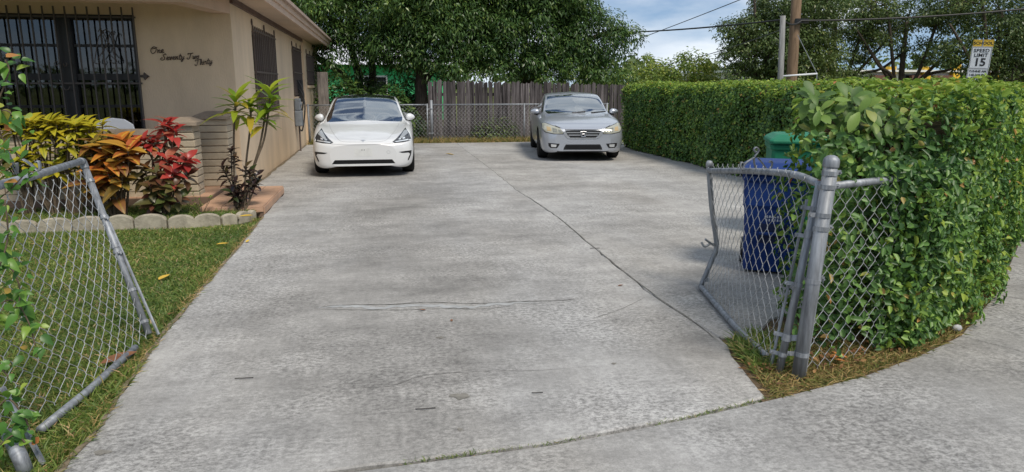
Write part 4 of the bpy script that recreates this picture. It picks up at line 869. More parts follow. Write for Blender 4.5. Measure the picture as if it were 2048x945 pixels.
def edge(P):                                   # parametrise a polyline 0..1
    Ls = [0]
    for a, c in zip(P[:-1], P[1:]): Ls.append(Ls[-1]+(c-a).length)
    def f(t):
        d = max(0.0, min(1.0, t))*Ls[-1]
        for i in range(len(P)-1):
            if d <= Ls[i+1] or i == len(P)-2: return P[i].lerp(P[i+1], (d-Ls[i])/max(Ls[i+1]-Ls[i], 1e-6))
    return f
eb, et, ef = edge([HB+Vector((-0.02, 0.06, 0.05))] + bot), edge(top), edge(list(reversed(fup[5:])))
eh = lambda t: HB.lerp(HT, 0.05+0.9*t)+Vector((-0.02, 0.055, 0))
def coons(u, v, d=0.0):
    v2 = max(0.0, min(1.0, v)); p = eb(u)*(1-v2) + et(u)*v2 + eh(v2)*(1-u) + ef(v2)*u - (eb(0)*(1-u)*(1-v2) + eb(1)*u*(1-v2) + et(0)*(1-u)*v2 + et(1)*u*v2)
    n = Vector((0.95, 0.12, 0.1)); p = p + n*d + Vector((-0.07, 0, 0))*math.sin(PI*u)*math.sin(PI*v2)*0.6 + Vector((0, 0, (v-v2)*1.0))
    return p
GW, GH = 1.72, 1.0
chain(gate, lambda s_, t_, d: coons(min(max(s_/GW, 0.0), 1.0), t_/GH, d), 0.03, GW-0.02, -0.06, GH+0.07, 0.056, 0.0018)
# scroll ornament on the top rail
sc0 = PY(1513, 345, 4.35); so_ = thing('scroll_ornament', 'flat metal scroll ornament standing on the top rail of the bent right gate', 'ornament', sc0)
def strap(pts, wd=0.02):
    b_ = MB(); P = smooth_path([PY(x, y, 4.32) for x, y in pts], 5); vs = []
    for p in P: vs += [p+Vector((0, -wd/2, 0)), p+Vector((0, wd/2, 0))]
    b_.add(vs, [(2*i, 2*i+1, 2*i+3, 2*i+2) for i in range(len(P)-1)]); o = b_.build('strap', m_galv, so_, smooth=True)
    md = o.modifiers.new('solid', 'SOLIDIFY'); md.thickness = 0.005
strap([(1513, 340), (1509, 325), (1510, 314), (1516, 306), (1518, 300), (1513, 294), (1507, 299), (1511, 306), (1513, 303)]); strap([(1516, 315), (1525, 326), (1536, 342)]); strap([(1511, 315), (1500, 321), (1490, 329), (1484, 342)])
strap([(1536, 342), (1543, 335), (1545, 325), (1541, 321), (1538, 326)]); strap([(1484, 342), (1480, 332), (1483, 324), (1488, 327)])

# ---------- leaning gate on the left
LB0, LB1 = G(-30, 905)+Vector((0, 0, 0.03)), Vector((-1.53, 4.68, 0.04))
LT1 = near_dist(165, 322, LB1, 1.22); LT0 = PY(-75, 392, 3.22)
lg = thing('chain_link_gate', 'leaning chain-link gate at the lawn edge on the left of the driveway', 'gate', LB1)
lg_fn = bilin(LB0, LB1, LT0, LT1)
c = LT1; top = [LT0, LT0.lerp(LT1, 0.5)+Vector((0, 0, -0.004)), LT1-(LT1-LT0).normalized()*0.05]
MB().tube(top, 0.021, 14).build('top_rail', m_galv, lg, smooth=True)
b = MB(); d1, d2 = (LT0-LT1).normalized(), (LB1-LT1).normalized(); b.tube(smooth_path([LT1+d1*0.06, LT1+d1*0.015+d2*0.004, LT1+d1*0.004+d2*0.015, LT1+d2*0.06], 4), 0.0245, 14); b.build('corner_elbow', m_galv, lg, smooth=True)
MB().tube([LT1+d2*0.05, LB1], 0.021, 14).build('free_upright', m_galv, lg, smooth=True)
MB().tube([G(82, 868)+Vector((0, 0, 0.02)), G(180, 787)+Vector((0, 0, 0.02)), G(272, 705)+Vector((0, 0, 0.03))], 0.021, 12).build('bottom_rail', m_galv, lg, smooth=True)
MB().tube([LB0, LT0], 0.021, 12).build('hinge_upright', m_galv, lg, smooth=True)
off = Vector((0.03, -0.03, 0))
MB().tube([LT1.lerp(LB1, 0.36)+Vector((0.02, 0.0, 0)), LB1+Vector((0.055, 0.01, -0.01))], 0.0095, 6).build('tension_bar', m_galv, lg)
for t in (0.12, 0.33, 0.50, 0.53, 0.75, 0.93): band(LT1.lerp(LB1, t), d2, 0.026, 0.02, Vector((0.03, -0.03, 0)) if t in (0.53, 0.33) else None).build('clip', m_galv, lg)
chain(lg, lambda s_, t_, d: lg_fn(max(0.0, min(1.0, s_/1.40)), t_/1.2, d) + Vector((0.05, 0, 0))*math.sin(PI*min(max(s_/1.4, 0), 1))*(1-t_/1.2), 0.02, 1.38, 0.0, 1.17, 0.052, 0.0019)
q0 = PY(60, 345, 3.5); b = MB()
sl = thing('scroll_ornament', 'flat metal scroll ornament on the top rail of the leaning left gate', 'ornament', q0)
for pts in ([(52, 352), (44, 340), (30, 322), (18, 305), (12, 318)], [(70, 322), (95, 332), (118, 345), (122, 338), (118, 328), (113, 330)], [(40, 352), (48, 345), (47, 330)]):
    b_ = MB(); P = smooth_path([PY(x*0.62+3, y-4, 3.42) for x, y in pts], 5); vs = []
    for p in P: vs += [p+Vector((0, -0.012, 0)), p+Vector((0, 0.012, 0))]
    b_.add(vs, [(2*i, 2*i+1, 2*i+3, 2*i+2) for i in range(len(P)-1)]); o = b_.build('strap', m_galv, sl, smooth=True); md = o.modifiers.new('solid', 'SOLIDIFY'); md.thickness = 0.005
# old hinge post of the left gate, leaning
lp = thing('fence_post', 'galvanised fence post stub among the vine leaves at the left gate foot', 'post', G(40, 930))
MB().tube([G(55, 940)-Vector((0, 0, 0.05)), G(40, 915, 0.10), PY(18, 870, 3.22)], 0.03, 12).build('tube', m_galv, lp, smooth=True)
MB().tube([G(88, 930), PY(5, 775, 3.3)], [0.012, 0.012], 4).build('strap', m_galv, lp)

# ---------- front chain-link fence inside the hedge
FE = [Vector((2.29, 3.42, 0)), Vector((2.95, 3.67, 0)), Vector((3.55, 3.99, 0)), Vector((4.4, 4.75, 0))]
ff = thing('chain_link_fence', 'chain-link fence panel with top rail half hidden in the front hedge', 'fence', FE[0])
fe = edge(FE); FL = sum((c_-a).length for a, c_ in zip(FE[:-1], FE[1:]))
MB().tube([p+Vector((0, 0, 1.07)) for p in FE], 0.0205, 12).build('top_rail', m_galv, ff, smooth=True)
for p in FE[2:]: MB().tube([p-Vector((0, 0, 0.05)), p+Vector((0, 0, 1.07))], 0.024, 10).build('line_post', m_galv, ff, smooth=True)
chain(ff, lambda s_, t_, d: fe(s_/FL)+Vector((-0.35*d, -d, t_)), 0.04, 1.75, 0.02, 1.10, 0.056, 0.0018)

# ---------- wheeled bins
def bin_(name, label, loc, rz, col, k=1.0):
    m1 = mat(name+'_plastic_'+str(round(col[2], 3)), col, 0.6, spec=0.28, var=(3, 0.85, 1.12)); o = thing(name, label, 'bin', loc, rz)
    W, D, H_ = 0.60*k, 0.62*k, 0.98*k
    def ring(z, w_, d_, y=0.0, c_=0.03):
        return [(-w_/2+c_, -d_/2+y, z), (w_/2-c_, -d_/2+y, z), (w_/2, -d_/2+c_+y, z), (w_/2, d_/2-c_+y, z), (w_/2-c_, d_/2+y, z), (-w_/2+c_, d_/2+y, z), (-w_/2, d_/2-c_+y, z), (-w_/2, -d_/2+c_+y, z)]
    b_ = MB(); R_ = [ring(0.02, W*0.86, D*0.72), ring(0.06, W*0.87, D*0.74), ring(H_*0.66, W*0.93, D*0.90), ring(H_*0.70, W*0.98, D*0.95), ring(H_*0.94, W*0.985, D*0.97), ring(H_*0.945, W*1.04, D*1.03), ring(H_, W*1.05, D*1.04)]
    for r_ in R_: b_.v += r_
    for i in range(len(R_)-1):
        for j in range(8): b_.f.append((i*8+j, i*8+(j+1) % 8, (i+1)*8+(j+1) % 8, (i+1)*8+j))
    b_.f.append(tuple(reversed(range(8)))); b_.f.append(tuple(range(len(R_)*8-8, len(R_)*8)))
    bevel(b_.build('body', m1, o, world=False), 0.012, 2)
    yf = lambda z: -D*(0.74+(0.90-0.74)*(z-0.06)/(H_*0.66-0.06))/2          # front face
    for x0, x1, z0, z1 in ((-0.20*k, -0.185*k, 0.05, H_*0.62), (0.185*k, 0.20*k, 0.05, H_*0.62), (-0.06*k, -0.045*k, 0.05, H_*0.30), (0.06*k, 0.075*k, 0.05, H_*0.30)):
        q = MB(); q.add([(x0, yf(z0)-0.012, z0), (x1, yf(z0)-0.012, z0), (x1, yf(z0)+0.02, z0), (x0, yf(z0)+0.02, z0), (x0, yf(z1)-0.012, z1), (x1, yf(z1)-0.012, z1), (x1, yf(z1)+0.02, z1), (x0, yf(z1)+0.02, z1)], [(0,3,2,1),(4,5,6,7),(0,1,5,4),(1,2,6,5),(2,3,7,6),(3,0,4,7)]); q.build('rib', m1, o, world=False)
    zq = H_*0.42; q = MB(); q.box(-0.13*k, 0.13*k, yf(zq)-0.035, yf(zq)+0.02, zq-0.012, zq+0.012); bevel(q.build('grab_bar', m1, o, world=False), 0.006)
    q = MB(); z0, z1 = H_*0.32, H_*0.52; q.add([(-0.13*k, yf(z0)-0.003, z0), (0.13*k, yf(z0)-0.003, z0), (0.13*k, yf(z1)-0.003, z1), (-0.13*k, yf(z1)-0.003, z1)], [(0, 1, 2, 3)]); q.build('grab_recess_shade', mat(name+'_recess_shade_'+str(round(col[2], 3)), tuple(c_*0.35 for c_ in col), 0.6), o, world=False)  # flat patch in darkened bin colour: painted shade of a grab recess
    # lid: domed, with a hinge at the back and a front lip
    b_ = MB(); zl = H_+0.004; R_ = [ring(zl, W*1.09, D*1.10, -0.01), ring(zl+0.035, W*1.10, D*1.12, -0.01), ring(zl+0.055, W*1.04, D*1.05, 0.0), ring(zl+0.095, W*0.82, D*0.80, 0.02), ring(zl+0.10, W*0.70, D*0.68, 0.02)]
    for r_ in R_: b_.v += r_
    for i in range(len(R_)-1):
        for j in range(8): b_.f.append((i*8+j, i*8+(j+1) % 8, (i+1)*8+(j+1) % 8, (i+1)*8+j))
    b_.f.append(tuple(reversed(range(8)))); b_.f.append(tuple(range(len(R_)*8-8, len(R_)*8))); bevel(b_.build('lid', m1, o, world=False), 0.012, 2)
    b_ = MB(); b_.tube([(-W*0.42, D*0.58, H_+0.03), (W*0.42, D*0.58, H_+0.03)], 0.016, 8); b_.build('handle', m1, o, world=False)
    for sx in (-1, 1):
        b_ = MB(); b_.lathe([(0.03, -0.03), (0.115, -0.028), (0.12, 0), (0.115, 0.028), (0.03, 0.03)], 20, Matrix.Translation((sx*(W*0.44), D*0.36, 0.12)) @ Matrix.Rotation(PI/2, 4, 'Y')); b_.build('wheel', m_black, o, world=False)
    return o, yf, H_
bb, yf, H_ = bin_('wheeled_bin', 'blue wheeled recycling bin standing behind the bent chain-link gate', (3.36, 5.66, 0), R(-29), (0.006, 0.032, 0.16), 0.88)
m_print = mat('pale_print', (0.42, 0.47, 0.58), 0.6, var=(60, 0.3, 1.3))
zt = H_*0.58
# faded moulded mark on the front: worn print, no readable letters
for i in range(2):
    for j in range(6):
        q = MB(); x = -0.065+j*0.022; z = zt-i*0.03; w_ = 0.017 if i == 0 else 0.013; q.add([(x, yf(z)-0.004, z), (x+w_, yf(z)-0.004, z), (x+w_*0.9, yf(z+0.022)-0.004, z+0.022), (x+w_*0.1, yf(z+0.022)-0.004, z+0.022)], [(0, 1, 2, 3)])
        q.build('faded_print', m_print, bb, world=False)
bin_('wheeled_bin', 'green wheeled bin with flat-topped lid between blue bin and long hedge', (4.42, 7.05, 0), R(-24), (0.014, 0.16, 0.085), 1.02)

# ---------- back boundary: chain-link fence with a gate, plank fence behind
BY = 21.0
bf = thing('chain_link_fence', 'low chain-link fence across the back of the driveway with line posts', 'fence', (0, BY, 0))
for x0, x1 in ((-2.1, 0.06), (0.14, 1.26), (1.42, 6.75)):
    MB().tube([(x0, BY, 1.07), (x1, BY, 1.07)], 0.02, 8).build('top_rail', m_galv, bf, smooth=True)
for x, r_ in ((-2.06, 0.03), (0.1, 0.028), (1.28, 0.022), (1.40, 0.042), (4.15, 0.026), (6.7, 0.03)):
    MB().tube([(x, BY+0.002, -0.05), (x, BY+0.002, 1.10 if r_ < 0.04 else 1.20)], r_, 10).build('line_post', m_galv, bf, smooth=True)
for z in (0.25, 0.95): band(Vector((1.40, BY, z)), (0, 0, 1), 0.046, 0.03, Vector((-0.12, 0, 0))).build('hinge', m_galv, bf)
chain(bf, lambda s_, t_, d: Vector((s_, BY-0.02+d, t_)), -2.05, 6.7, 0.03, 1.08, 0.055, 0.0022, one=True, seg=3)
m_plank = mat('weathered_plank', (0.036, 0.032, 0.032), 0.95, spec=0.1, world=True, var=(2.6, 0.10, 4.6, (9, 1, 0.42)), rand=0.35, bump=0.5, bscale=12)
pf = thing('plank_fence', 'weathered grey wooden plank fence behind the back chain-link fence', 'fence', (4, 21.7, 0))
x = 1.36; k = 0
meshes = []
for v in range(7):
    q = MB(); w_ = 0.128+0.006*(v % 3); n = 4; pts = [(0, 0), (w_, 0), (w_-0.004*(v % 2), 1.0), (w_*0.7, 1.0+0.012*(v % 3)), (w_*0.35, 1.005+0.01*((v+1) % 3)), (0.003, 0.99-0.01*(v % 2))]
    q.prism(pts, 0, 0.02, lambda a, c_, h: (a, h, c_)); meshes.append((q.mesh('plank'), w_))
for me, _ in meshes: me.materials.append(m_plank)
while x < 8.6:
    me, w_ = meshes[k % 7]; o = bpy.data.objects.new('plank', me); C.objects.link(o); o.parent = pf
    h = 1.77-0.018*(x-1.36)+rnd.uniform(-0.03, 0.03); o.location = (x-4, 21.7+rnd.uniform(-0.008, 0.008)-21.7, -0.03); o.scale = (1, 1, h); o.rotation_euler = (0, rnd.uniform(-0.012, 0.012), 0); x += w_+rnd.uniform(0.002, 0.012); k += 1
q = MB()
for z in (0.35, 1.35): q.box(1.36, 8.6, 21.735, 21.775, z-0.045, z+0.045)
q.build('rail', m_plank, pf)
for xx in (1.45, 3.6, 5.8, 8.0): q = MB(); q.box(xx, xx+0.09, 21.776, 21.866, -0.05, 1.6); q.build('post', m_plank, pf)

# ---------- scalloped concrete edging of the flower bed, stone by stone
m_edge = mat('edging_concrete', (0.40, 0.36, 0.28), 0.9, spec=0.15, var=(8, 0.55, 1.15), bump=0.5, bscale=50, rand=0.1)
ex = [(-4.75, 8.64), (-3.7, 8.70), (-3.0, 8.68), (-2.3, 8.66), (-1.95, 8.74), (-1.72, 8.93), (-1.62, 9.18)]
ee = edge([Vector((x_, y_, 0)) for x_, y_ in ex]); EL = sum(math.dist(a, c_) for a, c_ in zip(ex[:-1], ex[1:])); d = 0.0; i = 0
ORD = ['leftmost', 'second', 'third', 'fourth', 'fifth', 'sixth', 'seventh', 'eighth', 'ninth', 'tenth', 'eleventh', 'twelfth', 'thirteenth', 'fourteenth', 'fifteenth', 'sixteenth', 'seventeenth', 'eighteenth', 'nineteenth', 'twentieth']
while d < EL-0.05:
    wd = rnd.choice([0.30, 0.36, 0.58, 0.34]) if d < EL-1.0 else 0.2
    wd = min(wd, EL-d); p, q2 = ee(d/EL), ee((d+wd-0.012)/EL); u = (q2-p).normalized(); n_ = Vector((-u.y, u.x, 0)); ln = (q2-p).length; h = rnd.uniform(0.13, 0.16)*(0.7 if d > EL-0.9 else 1); ns = 2 if wd > 0.45 else 1
    poly = [(0, -0.04), (ln, -0.04)]
    for s_ in reversed(range(ns)):
        for a in np.linspace(0, PI, 9): poly.append(((s_+0.5+0.5*math.cos(a))*ln/ns, h*(0.55+0.45*math.sin(a))))
    b = MB(); b.prism(poly, -0.035, 0.035, lambda a, c_, hh, p=p, u=u, n_=n_: tuple(p+u*a+n_*hh+Vector((0, 0, c_))))
    o = bevel(b.build('edging_stone', m_edge), 0.012, 2); o.rotation_euler = (0, 0, 0)
    tag(o, ORD[i] + (' twin-scalloped' if ns == 2 else ' single-scalloped') + ' edging stone from the left end of the flower-bed border', 'edging', 'scalloped stones edging the flower bed'); d += wd; i += 1

# ---------- street furniture beyond the hedge
m_pole = mat('brown_wood_pole', (0.19, 0.13, 0.085), 0.9, spec=0.1, var=(4, 0.6, 1.4, (6, 6, 0.4)))
m_gpole = mat('grey_wood_pole', (0.23, 0.23, 0.225), 0.9, spec=0.1, var=(4, 0.6, 1.4, (6, 6, 0.4)))
m_cable = mat('black_cable', (0.012, 0.012, 0.013), 0.6)
UY = 20.0
A = PY(1582, 178, UY); A2 = PY(1593, 0, UY); dirn = (A2-A)/(A2.z-A.z)
up = thing('utility_pole', 'tall brown wooden utility pole rising behind the hedge beyond the picture top', 'pole', (A.x-dirn.x*A.z, UY, 0))
MB().tube([A-dirn*(A.z+0.3), A, A+dirn*7.5], [0.16, 0.155, 0.12], 14).build('pole', m_pole, up, smooth=True)
K = PY(1603, 42, UY-0.2); b = MB(); b.box(K.x-0.18, K.x+0.2, UY-0.26, UY-0.14, K.z-0.07, K.z+0.06); b.build('cable_clamp', m_black, up)
Bp = PY(1560, 178, UY-0.7); Bt_ = PY(1566, 32, UY-0.7)
gp = thing('utility_pole', 'short grey wooden pole beside the tall brown utility pole', 'pole', (Bp.x, UY-0.7, 0))
MB().tube([Bp+(Bp-Bt_)*((Bp.z+0.3)/(Bt_.z-Bp.z)), Bp, Bt_], [0.09, 0.088, 0.075], 12).build('pole', m_gpole, gp, smooth=True)
s0, s1 = PY(1564, 153, UY-0.75), PY(1634, 148, UY-0.75)
MB().tube([s0, s1], 0.028, 8).build('guy_strut', mat('white_pipe', (0.62, 0.63, 0.65), 0.5), gp, smooth=True)
MB().tube([s1, Vector((s1.x, s1.y, 0))], 0.018, 6).build('guy_rod', m_galv, gp)
MB().tube([s1, PY(1595, 70, UY-0.2)], 0.010, 5).build('guy_wire', m_galv, gp)
def cable(label, pts, r_, sag=0.25):
    P = []; n = 14
    for a, c_ in zip(pts[:-1], pts[1:]):
        for i_ in range(n): t = i_/n; p = a.lerp(c_, t); p.z -= sag*4*t*(1-t); P.append(p)
    P.append(pts[-1]); o = MB().tube(P, r_, 6).build('overhead_cable', m_cable); return tag(o, label, 'cable', 'overhead cables')
cable('thick black overhead cable passing both wooden poles and running to the right', [PY(1150, 66, 34), PY(1566, 40, UY-0.62), PY(1603, 42, UY-0.28), PY(2200, 2, 17.5)], 0.026, 0.12)
cable('thin black overhead line rising steeply across the open sky', [PY(1180, 113, 40), PY(1500, -8, 26)], 0.016, 0.05)
cable('thin dark overhead line sloping into the small trees left of the poles', [PY(1290, 135, 48), PY(1603, 45, UY-0.15)], 0.016, 0.25)

# school speed limit sign
SYs = 22.0
c0, c1 = PY(1967, 80, SYs), PY(1950, 178, SYs); axs = (c0-c1).normalized()
nrm = Vector((-c0.x, -SYs, 0)).normalized(); rt = axs.cross(nrm).normalized()*-1
rt = Vector((-nrm.y, nrm.x, 0)); rt = (rt - axs*rt.dot(axs)).normalized(); nrm = rt.cross(axs).normalized()
if nrm.y > 0: nrm = -nrm
def on_sign(o_): return lambda v: o_ + rt*v[0] + axs*v[1] + nrm*v[2]
base = c1 - axs*(c1.z/axs.z)
sg_ = thing('road_sign', 'leaning school speed limit sign with yellow top plate behind the front hedge', 'sign', base)
MB().tube([base-axs*0.2-nrm*0.035, c0+axs*0.02-nrm*0.035], 0.03, 8).build('post', m_galv, sg_)
m_yel = mat('sign_yellow', (0.62, 0.40, 0.03), 0.5); m_wht = mat('sign_white', (0.62, 0.64, 0.68), 0.5, var=(3, 0.9, 1.05)); m_ink = mat('sign_black', (0.012, 0.012, 0.015), 0.6)
def plate(cpt, w_, h_, m_, border=True):
    f_ = on_sign(cpt); b_ = MB(); b_.add([f_(p) for p in ((-w_/2, -h_/2, -0.004), (w_/2, -h_/2, -0.004), (w_/2, h_/2, -0.004), (-w_/2, h_/2, -0.004), (-w_/2, -h_/2, 0.002), (w_/2, -h_/2, 0.002), (w_/2, h_/2, 0.002), (-w_/2, h_/2, 0.002))], [(0,3,2,1),(4,5,6,7),(0,1,5,4),(1,2,6,5),(2,3,7,6),(3,0,4,7)]); pl = b_.build('plate', m_, sg_)
    b_ = MB(); e, t_ = 0.014, (0.011 if h_ > 0.3 else 0.006)
    for x0, x1, y0, y1 in ((-w_/2+e, w_/2-e, h_/2-e-t_, h_/2-e), (-w_/2+e, w_/2-e, -h_/2+e, -h_/2+e+t_), (-w_/2+e, -w_/2+e+t_, -h_/2+e+t_, h_/2-e-t_), (w_/2-e-t_, w_/2-e, -h_/2+e+t_, h_/2-e-t_)): b_.add([f_(p) for p in ((x0, y0, 0.006), (x1, y0, 0.006), (x1, y1, 0.006), (x0, y1, 0.006))], [(0, 1, 2, 3)])
    b_.build('border', m_ink, pl); return pl, f_
def words(pl, f_, txt, size, y, bold=0.0, space=1.0):
    me = text_mesh(txt, size, lambda v: f_((v.x, v.y+y, v.z+0.008)), 0.001, space, bold); link('lettering', me, m_ink, pl)
pl, f_ = plate(PY(1967, 87, SYs), 0.60, 0.24, m_yel); words(pl, f_, 'SCHOOL', 0.14, 0.0, 0.003)
pl, f_ = plate(PY(1961, 116, SYs), 0.60, 0.74, m_wht); words(pl, f_, 'SPEED', 0.165, 0.235, 0.003, 1.05); words(pl, f_, 'LIMIT', 0.165, 0.08, 0.003, 1.05); words(pl, f_, '15', 0.36, -0.16, 0.010)
pl, f_ = plate(PY(1953, 155, SYs), 0.60, 0.60, m_wht)
for t_, y in (('7:15-8:45 AM', 0.20), ('1:45-3:30 PM', 0.075), ('EXCEPT WED.', -0.05), ('1:45-2:30 PM', -0.175)): words(pl, f_, t_, 0.10, y, 0.003, 0.92)

# ---------- buildings seen through the trees
m_green = mat('bright_green_wall', (0.07, 0.50, 0.20), 0.8, var=(1, 0.9, 1.1)); m_wwall = mat('white_wall', (0.72, 0.70, 0.66), 0.8, var=(0.6, 0.92, 1.04))
gh = thing('house', 'bright green house with pale roof glimpsed through the trees behind the back fence', 'house', (-1, 36, 0))
b = MB(); b.box(-9, 3.2, 36, 44, -0.05, 2.6); b.build('wall', m_green, gh)
b = MB(); b.add([(-9.6, 35.4, 2.6), (3.8, 35.4, 2.6), (3.8, 44.6, 2.6), (-9.6, 44.6, 2.6), (-5, 40, 4.3), (-0.5, 40, 4.3)], [(0, 3, 2, 1), (0, 1, 5, 4), (1, 2, 5), (2, 3, 4, 5), (3, 0, 4)]); b.build('roof', mat('pale_roof', (0.62, 0.63, 0.66), 0.7), gh)
for xx in (-4.5, -0.9): q = MB(); q.box(xx, xx+1.2, 35.94, 36.02, 1.0, 2.1); w_ = q.build('window', mat('white_frame', (0.7, 0.7, 0.7), 0.6), gh); q = MB(); q.box(xx+0.08, xx+1.12, 35.92, 35.938, 1.08, 2.02); q.build('pane', m_gloss, w_)
SBY = 62
sb = thing('school_building', 'low white school building with yellow and brown pillars behind the big trees', 'building', (48, SBY, 0))
b = MB(); b.box(34, 90, SBY, SBY+16, -0.05, 2.9); b.build('wall', m_wwall, sb)
b = MB(); b.box(33.4, 90.6, SBY-0.6, SBY+16.6, 2.905, 3.1); b.build('roof', m_wwall, sb)
m_yp = mat('yellow_pillar', (0.75, 0.45, 0.03), 0.7, var=(3, 0.85, 1.1)); m_bp = mat('brown_brick_pillar', (0.14, 0.065, 0.045), 0.85, var=(5, 0.7, 1.3))
for px_, wb in ((1776, 1.6), (1846, 1.2), (1905, 2.0), (1640, 1.5), (1985, 1.6)):
    p = PY(px_, 160, SBY-0.5); q = MB(); q.box(p.x, p.x+0.75, SBY-0.55, SBY-0.01, -0.05, 3.4 if px_ != 1905 else 3.9); q.build('yellow_pillar', m_yp, sb); q = MB(); q.box(p.x-wb, p.x-0.01, SBY-0.5, SBY-0.01, -0.05, 2.6); q.build('brown_pillar', m_bp, sb)
for k in range(7): q = MB(); xx = 36+k*6.5; q.box(xx, xx+1.8, SBY-0.05, SBY+0.02, 1.6, 2.7); w_ = q.build('window', mat('dark_frame', (0.06, 0.06, 0.06), 0.6), sb); q = MB(); q.box(xx+0.1, xx+1.7, SBY-0.07, SBY-0.052, 1.7, 2.6); q.build('pane', m_gloss, w_)
# ================================================================== VEGETATION
m_bark = mat('dark_bark', (0.075, 0.06, 0.048), 0.95, spec=0.1, var=(8, 0.5, 1.6, (3, 3, 0.6)), bump=0.6, bscale=20)
m_stem = mat('plant_stem', (0.13, 0.10, 0.07), 0.9, spec=0.1, var=(12, 0.6, 1.4))
m_core_shade = mat('hedge_core_shade', (0.035, 0.030, 0.018), 0.95, spec=0.05, var=(10, 0.5, 1.5))  # dark tone standing in for the shade inside the hedges
lm_hedge = leafmat('hedge_leaf', [(0.0, (0.050, 0.118, 0.034)), (0.45, (0.090, 0.192, 0.049)), (0.80, (0.153, 0.295, 0.060)), (0.975, (0.281, 0.417, 0.086)), (1.0, (0.562, 0.246, 0.102))], 0.42, 0.3, spec=0.45, noise=(1.1, (0.72, 0.8, 0.75), (1.3, 1.2, 1.05)))
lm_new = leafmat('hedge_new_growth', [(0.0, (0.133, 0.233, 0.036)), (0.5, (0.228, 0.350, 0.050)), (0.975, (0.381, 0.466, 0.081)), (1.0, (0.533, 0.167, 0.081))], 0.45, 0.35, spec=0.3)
lm_mango = leafmat('tree_leaf_dark', [(0.0, (0.037, 0.084, 0.030)), (0.5, (0.071, 0.138, 0.041)), (0.85, (0.112, 0.196, 0.054)), (1.0, (0.206, 0.277, 0.080))], 0.36, 0.3, noise=(0.5, (0.75, 0.8, 0.75), (1.3, 1.25, 1.0)))
lm_ficus = leafmat('tree_leaf_olive', [(0.0, (0.060, 0.095, 0.034)), (0.5, (0.101, 0.152, 0.046)), (0.9, (0.159, 0.213, 0.066)), (1.0, (0.254, 0.259, 0.090))], 0.4, 0.3, noise=(0.25, (0.8, 0.85, 0.85), (1.25, 1.2, 1.0)))
lm_light = leafmat('tree_leaf_light', [(0.0, (0.113, 0.178, 0.038)), (0.5, (0.194, 0.269, 0.049)), (0.9, (0.295, 0.347, 0.066)), (1.0, (0.409, 0.397, 0.097))], 0.4, 0.35, noise=(0.35, (0.75, 0.85, 0.8), (1.2, 1.1, 0.9)))

# ---------------- hedges
def path_edge(pts):
    P = np.array(pts, float); d = np.r_[0, np.cumsum(np.linalg.norm(np.diff(P, axis=0), axis=1))]
    def f(s):
        x = np.interp(s, d, P[:, 0]); y = np.interp(s, d, P[:, 1]); e = 0.25
        tx = np.interp(s+e, d, P[:, 0])-np.interp(s-e, d, P[:, 0]); ty = np.interp(s+e, d, P[:, 1])-np.interp(s-e, d, P[:, 1]); l = np.hypot(tx, ty)+1e-9
        return np.stack([x, y], 1), np.stack([ty/l, -tx/l], 1)        # right-hand normal = outer side
    return f, d[-1]
def hedge_points(pts, hw, h, n, z0=0.05, sides=(1.0, 1.0, 1.0), ends=0.05, rough=0.08, inset=(0, 0.10), sc=1.6, seed=0):
    f, Lp = path_edge(pts); per = np.array([h*sides[0], 2*hw*sides[1], h*sides[2]]); per = per/per.sum(); s = rng.uniform(-0.1, Lp+0.1, n); which = rng.choice(3, n, p=per)
    c, nr = f(np.clip(s, 0, Lp)); t = rng.uniform(0, 1, n); off = np.where(which == 0, hw, np.where(which == 2, -hw, (t*2-1)*hw)); z = np.where(which == 1, z0+h, z0+t*h)
    # rounded shoulders
    nz = np.where(which == 1, 1.0, 0.0)[:, None]; no = np.where(which == 0, 1.0, np.where(which == 2, -1.0, 0.0))[:, None]
    sh = np.clip((z-(z0+h-0.22))/0.22, 0, 1); off = np.where(which != 1, off*(1-0.14*sh**2), off)
    z = np.where(which == 1, z-0.10*np.clip((np.abs(off)/hw-0.7)/0.3, 0, 1)**2, z)
    e = rng.uniform(0, 1, n) < ends; P = np.c_[c+nr*off[:, None], z]; Nn = np.c_[nr*no, nz]
    tv = np.c_[-nr[:, 1], nr[:, 0]]
    Pe, Ne = P.copy(), Nn.copy(); k = rng.uniform(-1, 1, n)
    endc, endn = f(np.where(s < Lp/2, 0.0, Lp)); sg = np.where(s < Lp/2, 1.0, -1.0)[:, None]; tve = np.c_[-endn[:, 1], endn[:, 0]]*sg
    Pe = np.c_[endc+endn*(k*hw)[:, None]*0.92-tve*0.0, z0+t*h*0.97]; Ne = np.c_[tve, np.zeros(n)]
    P = np.where(e[:, None], Pe, P); Nn = np.where(e[:, None], Ne, Nn)
    b_ = wob(P, sc, seed)*rough + wob(P, sc*4, seed+5)*rough*0.45 - rng.uniform(*inset, n)*rng.uniform(0, 1, n)
    return P+Nn*b_[:, None], Nn, which
def hedge_core(name, pts, hw, h, parent, z0=0.0):  # solid box filling the hedge, coloured dark like its shaded inside
    f, Lp = path_edge(pts); b_ = MB(); n = max(2, int(Lp/0.4)); ss = np.linspace(0.12, Lp-0.12, n); c, nr = f(ss); vs = []
    for i in range(n):
        for o_, z in ((hw, z0), (hw, z0+h-0.14), (hw*0.7, z0+h), (-hw*0.7, z0+h), (-hw, z0+h-0.14), (-hw, z0)):
            j = rnd.uniform(-0.03, 0.03); vs.append((c[i, 0]+nr[i, 0]*(o_+j), c[i, 1]+nr[i, 1]*(o_+j), z+rnd.uniform(-0.03, 0.03)*(z > 0.2)))
    fs = [(i*6+j, i*6+(j+1) % 6, (i+1)*6+(j+1) % 6, (i+1)*6+j) for i in range(n-1) for j in range(6)] + [tuple(range(6)), tuple(range(n*6-6, n*6))]
    b_.add(vs, fs); return b_.build(name, m_core_shade, parent)
